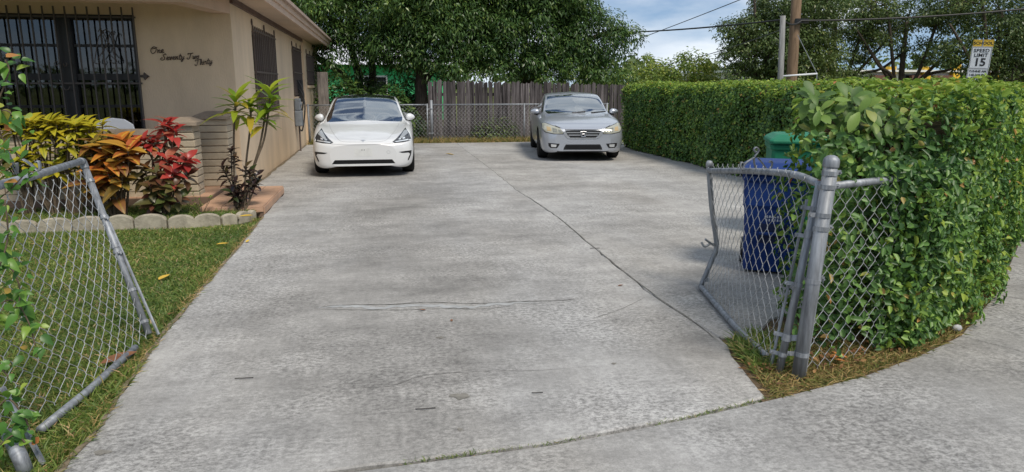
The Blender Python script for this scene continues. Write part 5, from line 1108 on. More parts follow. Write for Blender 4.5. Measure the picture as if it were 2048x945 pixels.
def leafset(name, P, Nn, ln, wd, m, parent, jit=0.7, up=0.25, simple=False, droop=0.25, fold=0.22, D=None):
    n = len(P); nn = Nn + rng.normal(size=(n, 3))*jit*0.6 + np.array([0, 0, up]); V, F = leaves(P, nn, rng.uniform(*ln, n), rng.uniform(*wd, n), droop, fold, simple, D)
    o = link(name, np_mesh(name, V, F), m, parent); tag(o, kind='stuff'); return o

# front hedge by the sidewalk: a vine-covered hedge with glossy leaves
HC = [(2.95, 4.05), (3.35, 4.22), (3.75, 4.48), (4.55, 5.12), (5.9, 6.32), (7.45, 7.75), (9.6, 9.75), (12.2, 12.3)]
fh = thing('hedge', 'dense leafy green hedge beside the sidewalk, covering the front fence', 'hedge', (3.4, 4.3, 0))
hedge_core('dark_core', [(3.62, 4.48), (3.85, 4.62)] + HC[3:], 0.20, 1.30, fh)
P, Nn, wh = hedge_points(HC, 0.47, 1.50, 84000, 0.04, (1.6, 0.8, 0.5), 0.05, 0.14, (0, 0.22), 1.7, 3)
sel = ~((wh == 0) & (P[:, 0] < 3.0) & (rng.uniform(0, 1, len(P)) < 0.55)) & ~((P[:, 0] < 3.42) & (P[:, 2] > 0.98) & (P[:, 1] < 4.3) & (rng.uniform(0, 1, len(P)) < 0.9))
P, Nn, wh = P[sel], Nn[sel], wh[sel]
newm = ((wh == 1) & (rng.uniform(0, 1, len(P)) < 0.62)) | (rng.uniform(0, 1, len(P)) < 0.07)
leafset('leaves', P[~newm], Nn[~newm], (0.028, 0.062), (0.018, 0.036), lm_hedge, fh, 0.75, 0.30)
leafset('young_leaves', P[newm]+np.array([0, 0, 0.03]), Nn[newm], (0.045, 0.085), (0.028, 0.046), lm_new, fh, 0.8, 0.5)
# shoots sticking out of the top and face
b = MB(); SP = []; SN = []
for k in range(170):
    i = rng.integers(len(P)); p = Vector(P[i]); nv = Vector(Nn[i]); 
    if p.x > 8: continue
    d_ = (nv*0.7+Vector((rnd.uniform(-.5, .5), rnd.uniform(-.5, .5), rnd.uniform(0.1, 0.8)))).normalized(); l_ = rnd.uniform(0.08, 0.17); b.tube([p-nv*0.08, p+d_*l_*0.5, p+d_*l_+Vector((0, 0, -0.02))], [0.003, 0.002, 0.001], 3, caps=False)
    for t in np.linspace(0.25, 1, 6): SP.append(p+d_*l_*t); SN.append((rnd.uniform(-.6, .6), rnd.uniform(-.6, .6), 1))
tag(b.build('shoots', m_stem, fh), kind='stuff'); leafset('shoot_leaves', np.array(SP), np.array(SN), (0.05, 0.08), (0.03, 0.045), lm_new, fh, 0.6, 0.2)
# thin vine leaves in front of and through the wire mesh
n = 9000; fp = rng.uniform(0.22, 2.2, n); zz = 0.03+1.12*rng.uniform(0, 1, n)**0.95
thr = 0.62-0.22*np.abs(zz-0.55)+0.10*np.sin(zz*9)
keep = (rng.uniform(0, 1, n) < np.clip((fp-thr)/0.22, 0.045, 1))
VP = np.array([[*(fe(f_/FL)+Vector((0.42, -0.9, 0))*(rnd.uniform(-0.12, 0.17)*min(1, max(0.2, (f_-0.5)/0.5)))).xy, z_] for f_, z_ in zip(fp[keep], zz[keep])])
leafset('mesh_leaves', VP, np.tile(np.array([[-0.3, -0.9, 0.3]]), (len(VP), 1)), (0.032, 0.066), (0.02, 0.04), lm_hedge, fh, 0.8, 0.3)
n = 3600; fp = rng.uniform(0.1, 1.7, n); VP = np.array([[*(fe(f_/FL)+Vector((rnd.uniform(-0.02, 0.25), rnd.uniform(0.14, 0.30+0.45*f_), 0))).xy, 0.03+1.3*rnd.random()] for f_ in fp])
leafset('inner_leaves', VP, np.tile(np.array([[-0.4, -0.8, 0.3]]), (len(VP), 1)), (0.04, 0.07), (0.026, 0.042), lm_hedge, fh, 0.9, 0.3)

# broad-leaved bush at the hedge end, every leaf its own
def objleaf(name, cols, rough=0.35, trans=0.3, vein=None, edge_c=None, wmax=0.05):
    m = bpy.data.materials.new(name); m.use_nodes = True; t = m.node_tree; b_ = t.nodes['Principled BSDF']; o_ = t.nodes['Material Output']
    oi = t.nodes.new('ShaderNodeObjectInfo'); rp_ = t.nodes.new('ShaderNodeValToRGB'); cr = rp_.color_ramp
    while len(cr.elements) < len(cols): cr.elements.new(0.5)
    for e, (p, c_) in zip(cr.elements, cols): e.position = p; e.color = (*c_, 1)
    t.links.new(oi.outputs['Random'], rp_.inputs[0]); last = rp_.outputs[0]
    tcn = t.nodes.new('ShaderNodeTexCoord')
    if vein or edge_c:
        sx = t.nodes.new('ShaderNodeSeparateXYZ'); t.links.new(tcn.outputs['Object'], sx.inputs[0]); ab = t.nodes.new('ShaderNodeMath'); ab.operation = 'ABSOLUTE'; t.links.new(sx.outputs[0], ab.inputs[0])
        nz = t.nodes.new('ShaderNodeTexNoise'); nz.inputs['Scale'].default_value = 40; t.links.new(tcn.outputs['Object'], nz.inputs['Vector'])
        ad = t.nodes.new('ShaderNodeMath'); ad.operation = 'MULTIPLY_ADD'; t.links.new(nz.outputs[0], ad.inputs[0]); ad.inputs[1].default_value = wmax*0.5; t.links.new(ab.outputs[0], ad.inputs[2])
        mr = t.nodes.new('ShaderNodeMapRange'); mr.inputs[1].default_value = wmax*0.30; mr.inputs[2].default_value = wmax*0.50; t.links.new(ad.outputs[0], mr.inputs[0])
        mx_ = t.nodes.new('ShaderNodeMixRGB'); t.links.new(mr.outputs[0], mx_.inputs[0])
        if vein: mx_.inputs[1].default_value = (*vein, 1); t.links.new(last, mx_.inputs[2])
        else: t.links.new(last, mx_.inputs[1]); mx_.inputs[2].default_value = (*edge_c, 1)
        last = mx_.outputs[0]
    t.links.new(last, b_.inputs['Base Color']); b_.inputs['Roughness'].default_value = rough; b_.inputs['Specular IOR Level'].default_value = 0.45
    tr = t.nodes.new('ShaderNodeBsdfTranslucent'); t.links.new(last, tr.inputs[0]); ms = t.nodes.new('ShaderNodeMixShader'); ms.inputs[0].default_value = trans
    t.links.new(b_.outputs[0], ms.inputs[1]); t.links.new(tr.outputs[0], ms.inputs[2]); t.links.new(ms.outputs[0], o_.inputs[0]); MATS[name] = m
    return m
def leafmeshes(kind, Ln, Wd, m, k=3, dr=0.15):
    o_ = []
    for i in range(k):
        me = one_leaf(kind, Ln*(0.85+0.15*i), Wd*(0.9+0.1*i), dr+0.17*i, 0.15+0.08*i); me.materials.append(m); o_.append(me)
    return o_
lm_broad = objleaf('broad_leaf', [(0.0, (0.057, 0.121, 0.027)), (0.5, (0.113, 0.205, 0.035)), (0.9, (0.194, 0.297, 0.055)), (0.975, (0.324, 0.325, 0.078)), (1.0, (0.324, 0.071, 0.058))], 0.5, 0.3)
bl = leafmeshes('obovate', 0.118, 0.06, lm_broad)
bs = thing('broadleaf_bush', 'broad-leaved bush hanging over the fence above the thick gate post', 'bush', (3.05, 4.15, 0))
b = MB()
for k in range(48):
    c_ = Vector((2.52+rnd.random()*0.95, 3.72+rnd.random()*0.42, 1.14+rnd.random()**0.7*0.42))
    if c_.x > 2.95: c_.y += 0.12; c_.z = max(c_.z, 1.34)
    root = Vector((3.0+rnd.uniform(-0.1, 0.3), 4.2, 0.85+rnd.random()*0.3))
    d_ = (c_-Vector((3.1, 4.45, 1.0))).normalized(); mid = root.lerp(c_, 0.5)+Vector((0, 0, 0.06)); b.tube([root, mid, c_], [0.007, 0.005, 0.003], 4, caps=False)
    for q in range(6):
        a = q*2.4+rnd.random(); side = d_.orthogonal().normalized(); s2 = d_.cross(side); dd = (d_*0.45+side*math.cos(a)+s2*math.sin(a)+Vector((0, -0.15, -0.05))).normalized()
        put_leaf('leaf', bl[rnd.randrange(3)], bs, c_-d_*0.02*q, dd, (d_*0.7+Vector((0, -0.25, 0.9)))*1.0, rnd.uniform(0.6, 1.1))
for x, y in ((3.02, 4.2), (3.2, 4.25), (3.42, 4.4)): b.tube([(x, y, -0.05), (x+0.03, y, 0.5), (x-0.05, y, 1.0), (x-0.12, y-0.05, 1.35)], [0.035, 0.03, 0.022, 0.012], 7)
b.build('stems', m_stem, bs)

# long clipped hedge along the parking slab
lh = thing('hedge', 'long clipped green hedge running beside the silver car and parking slab', 'hedge', (6.75, 12.5, 0))
LC = [(6.78, 7.6), (6.78, 18.3)]
hedge_core('dark_core', LC, 0.40, 1.46, lh)
P, Nn, wh = hedge_points(LC, 0.54, 1.56, 70000, 0.03, (0.25, 1.0, 1.5), 0.04, 0.11, (0, 0.20), 1.5, 9)
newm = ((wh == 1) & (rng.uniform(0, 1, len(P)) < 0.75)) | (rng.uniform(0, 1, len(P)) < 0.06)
leafset('leaves', P[~newm], Nn[~newm], (0.045, 0.075), (0.03, 0.045), lm_hedge, lh, 0.75, 0.3, simple=True)
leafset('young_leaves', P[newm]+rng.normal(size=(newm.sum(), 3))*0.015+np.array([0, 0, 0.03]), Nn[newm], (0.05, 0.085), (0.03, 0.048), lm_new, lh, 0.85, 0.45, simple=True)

b = MB(); SP = []; SN = []
for k in range(150):
    p = Vector((rnd.uniform(6.25, 7.3), rnd.uniform(7.8, 18.2), 1.55)); d_ = Vector((rnd.uniform(-.5, .3), rnd.uniform(-.4, .4), 1)).normalized(); l_ = rnd.uniform(0.06, 0.16); b.tube([p-d_*0.1, p+d_*l_], 0.002, 3, caps=False)
    for t in np.linspace(0.2, 1, 5): SP.append(p+d_*l_*t); SN.append((rnd.uniform(-.7, .7), rnd.uniform(-.7, .7), 1))
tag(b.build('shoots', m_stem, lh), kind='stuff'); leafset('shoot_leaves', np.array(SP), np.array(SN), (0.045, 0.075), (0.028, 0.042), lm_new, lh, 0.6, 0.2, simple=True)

# ---------------- trees
def tree(name, label, base, trunks, blobs, nclump, per, crad, ln, wd, m, droop=0.5, seed=1, group=None, limbs=26, shell=0.5, tr=0.16, flat=1.0):
    r = np.random.default_rng(seed); t_ = thing(name, label, 'tree', base, group=group)
    vol = np.array([b_[3]*b_[4]*b_[5] for b_ in blobs])**0.8; w_ = vol/vol.sum(); k = r.choice(len(blobs), nclump, p=w_); Bc = np.array([b_[:3] for b_ in blobs])[k]; Br = np.array([b_[3:] for b_ in blobs])[k]
    u = unit(r.normal(size=(nclump, 3))); rad = shell+(1-shell)*r.uniform(0, 1, nclump)**0.6; cc = Bc+u*Br*rad[:, None]; cr = crad*r.uniform(0.6, 1.25, nclump)
    n = nclump*per; ci = np.repeat(np.arange(nclump), per); v = unit(r.normal(size=(n, 3))); rr = cr[ci]*(0.35+0.65*r.uniform(0, 1, n)**0.5)
    Pp = cc[ci]+v*rr[:, None]*np.array([1, 1, 0.72*flat]); nn = v*0.9+np.array([0, 0, 0.75])+r.normal(size=(n, 3))*0.4
    D = v+np.array([0, 0, -droop])+r.normal(size=(n, 3))*0.35
    V, F = leaves(Pp, nn, r.uniform(*ln, n), r.uniform(*wd, n), 0.25, 0.2, True, D); o = link('crown', np_mesh('crown', V, F), m, t_); tag(o, kind='stuff')
    b_ = MB(); bx, by, bz = base; tips = []
    for pth, r0 in trunks:
        P_ = smooth_path(pth, 5); nn_ = len(P_); b_.tube(P_, [r0*(1-0.62*i/(nn_-1))+0.01 for i in range(nn_)], 10); tips += P_[nn_//2:]
    pick = r.choice(nclump, min(limbs, nclump), replace=False)
    for i in pick:
        c_ = Vector(cc[i]); s_ = min(tips, key=lambda q: (q-c_).length+0.6*max(0, q.z-c_.z)); mid = s_.lerp(c_, 0.5)+Vector((r.uniform(-.2, .2), r.uniform(-.2, .2), r.uniform(0, .3))); l_ = (c_-s_).length
        b_.tube(smooth_path([s_, mid, c_], 3), [max(0.012, tr*0.32*(1-j/7)*min(1, l_/2.5)) for j in range(7)], 6, caps=False)
    b_.build('trunk', m_bark, t_, smooth=True)
    return t_
V3 = Vector
# three dark broadleaf trees behind the back fence
a = PY(712, 172, 25.5)
tree('broadleaf_tree', 'dark tree with forked trunk behind the back fence, directly above the white car', (a.x, 25.5, 0),
     [([V3((a.x, 25.5, -0.1)), V3((a.x+0.05, 25.5, 1.0)), V3((a.x-0.35, 25.4, 1.9)), V3((a.x-1.2, 25.3, 2.5)), V3((a.x-2.2, 25.2, 2.9))], 0.17), ([V3((a.x+0.02, 25.5, 0.6)), V3((a.x+0.1, 25.6, 1.9)), V3((a.x-0.1, 25.6, 3.0)), V3((a.x+0.2, 25.6, 4.6))], 0.17), ([V3((a.x+0.05, 25.5, 0.8)), V3((a.x+0.55, 25.5, 1.8)), V3((a.x+0.6, 25.4, 2.8)), V3((a.x+1.2, 25.2, 4.2))], 0.15)],
     [(-2.0, 25.2, 3.9, 2.0, 1.7, 1.1), (-0.2, 24.9, 4.3, 2.2, 1.8, 1.4), (0.2, 25.8, 5.8, 2.9, 2.6, 1.6), (-3.2, 26.2, 4.8, 1.8, 1.8, 1.6), (0.6, 24.3, 3.2, 1.3, 1.0, 0.8), (-1.9, 24.6, 3.0, 1.3, 0.9, 0.7), (0.0, 24.4, 2.7, 1.0, 0.6, 0.5), (-2.4, 24.3, 2.5, 0.9, 0.6, 0.5), (0.9, 24.2, 2.2, 0.8, 0.5, 0.5), (-1.2, 24.0, 2.2, 0.9, 0.5, 0.6)], 840, 84, 0.46, (0.11, 0.19), (0.034, 0.054), lm_mango, 0.5, 3, 'dark trees behind the back fence', 34, 0.45)
a = PY(842, 172, 23.6)
tree('broadleaf_tree', 'dark tree with thick straight trunk at the left end of the plank fence', (a.x, 23.6, 0),
     [([V3((a.x, 23.6, -0.1)), V3((a.x, 23.6, 1.4)), V3((a.x+0.05, 23.7, 2.6)), V3((a.x+0.3, 23.9, 4.6))], 0.24), ([V3((a.x, 23.6, 1.6)), V3((a.x+0.8, 23.7, 2.6)), V3((a.x+1.7, 23.8, 3.4))], 0.12)],
     [(2.0, 23.6, 3.5, 1.9, 1.3, 1.1), (2.2, 24.4, 5.0, 2.4, 2.0, 1.7), (1.0, 23.2, 4.3, 1.4, 1.2, 1.1), (3.4, 23.5, 3.2, 1.4, 1.0, 0.9), (2.4, 23.2, 2.45, 1.6, 0.7, 0.5), (0.6, 23.3, 2.7, 0.9, 0.7, 0.6), (2.6, 22.9, 2.05, 1.5, 0.5, 0.4)], 680, 84, 0.44, (0.11, 0.19), (0.034, 0.054), lm_mango, 0.5, 5, 'dark trees behind the back fence', 30, 0.45)
a = PY(1044, 150, 24.6)
tree('broadleaf_tree', 'dark tree behind the plank fence whose crown ends against the open sky', (a.x, 24.6, 0),
     [([V3((a.x, 24.6, -0.1)), V3((a.x, 24.6, 1.5)), V3((a.x+0.1, 24.6, 2.8)), V3((a.x-0.1, 24.7, 4.8))], 0.19), ([V3((a.x, 24.6, 1.5)), V3((a.x+1.0, 24.6, 2.4)), V3((a.x+2.4, 24.5, 3.2)), V3((a.x+3.6, 24.4, 3.5))], 0.13), ([V3((a.x, 24.6, 1.8)), V3((a.x-0.9, 24.6, 3.0)), V3((a.x-1.4, 24.6, 4.2))], 0.12)],
     [(5.0, 24.3, 3.5, 2.1, 1.4, 1.2), (4.8, 24.8, 5.2, 2.4, 2.2, 1.7), (7.0, 24.3, 3.3, 1.2, 1.1, 0.95), (6.3, 24.5, 4.5, 1.0, 1.3, 1.0), (8.1, 24.4, 3.2, 0.65, 0.7, 0.5), (6.3, 24.0, 2.4, 1.0, 0.7, 0.6), (4.4, 23.8, 2.4, 1.6, 0.7, 0.5), (7.2, 24.2, 2.3, 0.8, 0.6, 0.5), (3.6, 24.2, 4.6, 1.5, 1.5, 1.3), (5.4, 23.2, 2.05, 1.8, 0.5, 0.4), (7.4, 23.6, 2.0, 0.9, 0.5, 0.4)], 860, 84, 0.42, (0.11, 0.19), (0.034, 0.054), lm_mango, 0.5, 8, 'dark trees behind the back fence', 34, 0.45)
# small light trees in the middle distance
for i, (px_, Y_, top_, rx, lab) in enumerate(((1235, 44, 2.9, 2.3, 'small yellow-green tree just right of the plank fence end'), (1345, 40, 3.55, 2.6, 'round yellow-green tree standing highest between the dark tree and the poles'), (1290, 52, 3.4, 2.8, 'pale green tree peeping between the two yellow-green trees'), (1420, 50, 2.6, 2.0, 'low green tree at the left foot of the big spreading trees'))):
    p = PY(px_, 172, Y_); k = Y_/40
    tree('small_tree', lab, (p.x, Y_, 0), [([V3((p.x, Y_, -0.1)), V3((p.x+0.1, Y_, 1.0)), V3((p.x, Y_, 2.2))], 0.14), ([V3((p.x, Y_, 0.8)), V3((p.x+0.8, Y_, 1.7)), V3((p.x+1.3, Y_, 2.4))], 0.09)],
         [(p.x, Y_, top_-1.3, rx, 1.8, 1.3), (p.x-rx*0.5, Y_-0.3, top_-1.7, rx*0.7, 1.4, 1.0), (p.x+rx*0.55, Y_-0.3, top_-1.5, rx*0.6, 1.4, 1.0), (p.x, Y_-0.6, 1.2, rx*1.1, 1.2, 0.8)], 110, 60, 0.55, (0.14, 0.24), (0.08, 0.12), lm_light if i < 2 else lm_ficus, 0.1, 20+i, 'small trees in the middle distance', 14, 0.5)
# big spreading trees across the street
def big(px_, Y_, lab, blobs, seed, nc=330, limbs=46, lean=0.0, left=1.0, dens=1.7):
    p = PY(px_, 172, Y_); x = p.x; tr_ = [([V3((x, Y_, -0.1)), V3((x+0.1, Y_, 1.2)), V3((x+lean*0.4, Y_, 2.6)), V3((x+lean, Y_, 5.2))], 0.24)]
    for s_, l_, h_ in ((-1, 3.6, 4.6), (1, 3.4, 4.8), (-1, 2.2, 6.4), (1, 2.0, 6.6), (-0.6, 4.6, 3.6), (0.8, 4.8, 3.4)):
        l_ *= left if s_ < 0 else 1.0; tr_.append(([V3((x+0.05*s_, Y_, 1.0)), V3((x+s_*l_*0.35, Y_-0.4, 2.2)), V3((x+s_*l_*0.7, Y_-0.6, h_*0.75)), V3((x+s_*l_, Y_-0.7, h_))], 0.11))
    tree('spreading_tree', lab, (x, Y_, 0), tr_, [(x+a_, Y_+b_, c_, d_, e_, f_) for a_, b_, c_, d_, e_, f_ in blobs], int(nc*dens), 66, 0.60, (0.12, 0.20), (0.06, 0.095), lm_ficus, 0.2, seed, 'big spreading trees across the street', limbs, 0.5, 0.2, 0.7)
big(1512, 36, 'big dark spreading tree behind the two wooden poles, left of its row', [(0.9, 0, 3.4, 2.9, 2.2, 1.6), (-0.2, 0, 4.3, 1.8, 1.8, 1.2), (2.2, 0, 5.8, 2.6, 2.4, 1.5), (0.8, -0.8, 1.9, 2.9, 1.4, 0.9), (3.0, 0, 3.0, 2.0, 1.8, 1.4)], 31, 400, 46, 1.0, 0.4)
big(1660, 38, 'big dark spreading tree right of the poles with sky showing through', [(0, 0, 5.6, 3.6, 2.5, 1.5), (-2.4, 0, 3.6, 1.8, 1.8, 1.5), (-0.4, -0.8, 2.0, 2.6, 1.4, 0.8), (2.8, 0, 5.0, 2.0, 2.0, 1.1), (0.8, 0, 3.6, 2.0, 1.4, 0.9)], 33, 280, dens=1.15)
big(1800, 37, 'airy spreading tree with bare limbs in front of the school', [(0, 0, 5.9, 3.6, 2.5, 1.2), (-1.8, 0, 3.9, 1.4, 1.6, 0.9), (1.4, 0, 3.6, 1.8, 1.6, 0.8), (3.2, 0, 5.3, 1.8, 2.0, 1.0)], 36, 215, dens=1.0)
big(1985, 33, 'wide olive tree directly behind the speed limit sign', [(0.3, 0, 4.0, 3.0, 2.0, 1.2), (-1.8, 0, 3.2, 1.8, 1.6, 0.9), (2.2, 0, 3.2, 2.2, 1.8, 1.1), (0.5, 0.5, 5.8, 3.4, 2.4, 1.2), (0.8, 0, 2.3, 2.2, 1.2, 0.5)], 39, 300, dens=1.4)
big(2130, 36, 'dark spreading tree cut by the right picture edge', [(0, 0, 4.4, 3.6, 2.2, 2.0), (0, 0, 2.2, 3.0, 1.6, 0.9)], 42, 170)

# far belt of trees all round, too far to tell apart
n = 520; an = rng.uniform(0, 2*PI, n); rd = rng.uniform(95, 120, n); cc = np.c_[np.sin(an)*rd, np.cos(an)*rd, rng.uniform(0.2, 1.0, n)**1.0*5.0]
ci = np.repeat(np.arange(n), 40); v = unit(rng.normal(size=(len(ci), 3))); Pp = cc[ci]+v*np.array([3.2, 3.2, 1.5])*rng.uniform(0.4, 1, (len(ci), 1))
V, F = leaves(Pp, v+np.array([0, 0, 0.6]), rng.uniform(0.7, 1.3, len(ci)), rng.uniform(0.5, 0.8, len(ci)), 0.2, 0.2, True); o = link('far_trees', np_mesh('far_trees', V, F), lm_ficus)
tag(o, 'belt of distant trees closing the horizon all round', 'trees', kind='stuff')

# shrubs and weeds along the back fence
def mound(name, label, c_, r_, n, ln, wd, m, seed, cat='shrub', group=None, stuff=False):
    rr = np.random.default_rng(seed); v = unit(rr.normal(size=(n, 3))); v[:, 2] = np.abs(v[:, 2]); q = 0.45+0.55*rr.uniform(0, 1, n)**0.5; Pp = np.array(c_)+v*np.array(r_)*q[:, None]
    Pp += (v*(wob(Pp, 2.0, seed)*0.18)[:, None])*np.array(r_); V, F = leaves(Pp, v+np.array([0, 0, 0.5])+rr.normal(size=(n, 3))*0.4, rr.uniform(*ln, n), rr.uniform(*wd, n), 0.2, 0.2, True)
    t_ = thing(name, label, cat, c_, group=group); o_ = link('foliage', np_mesh(name, V, F), m, t_); tag(o_, kind='stuff')
    b_ = MB()
    for k in range(5): b_.tube([(c_[0]+rr.uniform(-.1, .1), c_[1]+rr.uniform(-.1, .1), -0.05), (c_[0]+rr.uniform(-.5, .5)*r_[0], c_[1]+rr.uniform(-.5, .5)*r_[1], r_[2]*0.7)], [0.02, 0.008], 5)
    b_.build('stems', m_stem, t_); return t_
for i, (x, y, rx, rz, lab) in enumerate(((-1.3, 23.4, 1.3, 2.0, 'dark shrub behind the fence, nearest the house corner'), (0.2, 22.9, 1.1, 1.65, 'dark shrub behind the fence, directly above the white car roof'), (-0.5, 24.6, 1.6, 2.2, 'tall dark shrub farther back between the forked tree trunks'), (1.0, 24.6, 1.0, 1.9, 'dark shrub right of the thick tree trunk foot'))):
    mound('shrub', lab, (x, y, 0), (rx, 0.8, rz), 4200, (0.10, 0.18), (0.045, 0.075), lm_mango, 50+i, group='dark shrubs behind the back fence')
mound('vine_mound', 'low mound of creeping vine at the foot of the chain-link fence beside the silver car', (3.3, 21.35, 0), (0.9, 0.22, 0.62), 900, (0.06, 0.1), (0.04, 0.06), lm_ficus, 61, 'vine')

# ---------------- grass
lm_grass = leafmat('lawn_grass', [(0.0, (0.068, 0.128, 0.032)), (0.45, (0.138, 0.223, 0.048)), (0.8, (0.216, 0.292, 0.066)), (0.93, (0.373, 0.326, 0.132)), (1.0, (0.588, 0.412, 0.262))], 0.5, 0.35, noise=(0.9, (0.8, 0.85, 0.8), (1.25, 1.12, 1.0)))
lm_dry = leafmat('dry_grass', [(0.0, (0.090, 0.135, 0.027)), (0.35, (0.210, 0.210, 0.053)), (0.7, (0.405, 0.285, 0.112)), (1.0, (0.540, 0.375, 0.165))], 0.7, 0.3)
def pip(P, poly):
    x, y = P[:, 0], P[:, 1]; c_ = np.zeros(len(P), bool); n = len(poly)
    for i in range(n):
        x1, y1 = poly[i]; x2, y2 = poly[i-1]; c_ ^= ((y1 > y) != (y2 > y)) & (x < (x2-x1)*(y-y1)/(y2-y1+1e-12)+x1)
    return c_
def grass(name, label, poly, n, hgt, wd, m, z=-0.02, lean=0.8, dens=None):
    q = np.array(poly); lo, hi = q.min(0), q.max(0); P = np.c_[rng.uniform(lo[0], hi[0], n), rng.uniform(lo[1], hi[1], n)]; P = P[pip(P, poly)]
    if dens is not None: P = P[rng.uniform(0, 1, len(P)) < dens(P)]
    n = len(P); B_ = np.c_[P, np.full(n, z)]; d_ = rng.normal(size=(n, 3))*lean; d_[:, 2] = 1.0; d_ = unit(d_); h = rng.uniform(*hgt, n)[:, None]; s_ = unit(np.cross(d_, rng.normal(size=(n, 3)))); w_ = rng.uniform(*wd, n)[:, None]
    mid = B_+d_*h*0.55; tip = mid+unit(d_+np.c_[d_[:, :2]*1.6, np.zeros(n)-0.1])*h*0.5
    V = np.stack([B_-s_*w_*0.5, B_+s_*w_*0.5, mid+s_*w_*0.45, mid-s_*w_*0.45, tip+s_*w_*0.06, tip-s_*w_*0.06], 1).reshape(-1, 3); i = np.arange(n)[:, None]*6
    o_ = link(name, np_mesh(name, V, np.concatenate([i+np.array([[0, 1, 2, 3]]), i+np.array([[3, 2, 4, 5]])])), m); tag(o_, label, 'grass', kind='stuff'); return o_
ly = [(-1.60, 8.72), (-1.56, 6.6), (-1.53, 4.67), (-1.47, 3.4), (-1.5, 2.95), (-3.2, 3.1), (-5.4, 8.6), (-3, 8.62), (-2.2, 8.6)]
grass('lawn_grass', 'short green lawn grass between the driveway and the flower bed', ly, 190000, (0.025, 0.06), (0.005, 0.010), lm_grass, -0.02, 0.9, lambda P: np.clip(1.25-(P[:, 1]-3)*0.10, 0.5, 1)*np.clip(0.85+0.5*wob(np.c_[P, P[:, :1]*0], 2.2, 1.0), 0.3, 1))
grass('edge_grass', 'ragged taller grass and dry blades along the left driveway edge', [(-1.52, 9.0), (-1.50, 6.6), (-1.475, 4.67), (-1.40, 3.35), (-1.42, 2.9), (-1.60, 2.9), (-1.56, 3.4), (-1.60, 4.67), (-1.62, 9.0)], 9000, (0.04, 0.10), (0.004, 0.008), lm_grass, -0.02, 0.8, lambda P: np.where(P[:, 1] < 4.2, 1.0, 0.35))
grass('overhang_grass', 'thin grass blades creeping over the left driveway edge', [(-1.50, 9.0), (-1.47, 6.6), (-1.455, 4.67), (-1.375, 3.35), (-1.40, 2.9), (-1.50, 2.9), (-1.47, 3.4), (-1.54, 4.67), (-1.56, 9.0)], 5200, (0.025, 0.07), (0.003, 0.006), lm_dry, 0.002, 1.4, lambda P: np.clip(0.35+0.9*wob(np.c_[P, P[:, :1]*0], 3.5, 2.0), 0.05, 1))
grass('bed_grass', 'low grass growing in the flower bed behind the scalloped stones', [(-1.62, 9.35), (-1.8, 8.95), (-2.4, 8.75), (-5.2, 8.8), (-5.2, 9.9), (-1.62, 9.9)], 26000, (0.03, 0.09), (0.005, 0.009), lm_grass, 0.03, 0.8)
vp = [(1.95, 3.17), (2.6, 3.35), (3.15, 3.57), (3.71, 3.86), (4.81, 4.71), (5.6, 5.45), (5.2, 5.5), (3.9, 4.7), (3.1, 4.3), (2.62, 4.15), (2.3, 4.0), (2.11, 3.88)]
grass('verge_grass', 'dry yellowed grass round the fence post and along the hedge foot', vp, 60000, (0.03, 0.09), (0.003, 0.007), lm_dry, -0.012, 1.2)
grass('verge_weeds', 'green weeds at the foot of the bent gate', [(2.03, 3.5), (2.3, 3.5), (2.5, 3.9), (2.35, 4.1), (2.12, 3.95)], 2600, (0.05, 0.13), (0.006, 0.012), lm_grass, -0.012, 0.9)
jl = [(JOINT[i][0], JOINT[i][1]) for i in range(3, 8)]
grass('joint_grass', 'thin tufts of grass in the joint between driveway and sidewalk', [(x_, y_-0.012) for x_, y_ in jl]+[(x_, y_+0.018) for x_, y_ in reversed(jl)], 16000, (0.012, 0.03), (0.002, 0.004), lm_grass, -0.01, 0.9, lambda P: np.clip(wob(np.c_[P, P[:, :1]*0], 3.0, 4.0)*2.2, 0.0, 1)*np.clip(P[:, 0]+0.8, 0.2, 1))
grass('fence_weeds', 'tall dry weeds along the foot of the back chain-link fence', [(-2.1, 20.6), (6.9, 20.55), (6.9, 21.6), (-2.1, 21.6)], 15000, (0.06, 0.24), (0.008, 0.014), lm_dry, -0.04, 0.6)

# ---------------- flower bed plants, leaf by leaf
def rosette(plant, c_, ax_, meshes_, n, spread=0.9, sc=(0.7, 1.05), lift=0.35, step=0.012):
    ax_ = Vector(ax_).normalized(); s1_ = ax_.orthogonal().normalized(); s2_ = ax_.cross(s1_)
    for q in range(n):
        a_ = q*2.399+rnd.random()*0.5; sp_ = spread*(0.45+0.75*q/max(1, n-1)); d_ = ax_*(1.05-sp_)+(s1_*math.cos(a_)+s2_*math.sin(a_))*sp_+Vector((0, 0, lift*0.3))
        put_leaf('leaf', meshes_[rnd.randrange(len(meshes_))], plant, Vector(c_)-ax_*step*q, d_, ax_, rnd.uniform(*sc))
def croton(name, label, base, heads, lms, n, group=None, spread=0.9, sc=(0.7, 1.05), r_=0.009):
    pl_ = thing(name, label, 'plant', base, group=group); b_ = MB()
    for hx, hy, hz, lm_ in heads:
        h_ = Vector((hx, hy, hz)); B_ = Vector(base)+Vector((rnd.uniform(-.08, .08), rnd.uniform(-.05, .05), -0.03)); mid = B_.lerp(h_, 0.5)+Vector((rnd.uniform(-.04, .04), 0, 0.05)); b_.tube(smooth_path([B_, mid, h_], 3), [r_*1.4]*3+[r_]*4, 5)
        rosette(pl_, h_, (h_-mid)+Vector((0, -0.06, 0.12)), lms[lm_], n, spread, sc)
    b_.build('stem', m_stem, pl_); return pl_
Wy = 0.045
ly1 = leafmeshes('oval', 0.145, 0.075, objleaf('croton_yellow', [(0, (0.50, 0.36, 0.02)), (0.5, (0.60, 0.46, 0.03)), (0.8, (0.36, 0.36, 0.03)), (1, (0.14, 0.20, 0.02))], 0.35, 0.3, edge_c=(0.42, 0.38, 0.03), wmax=Wy), dr=0.34)
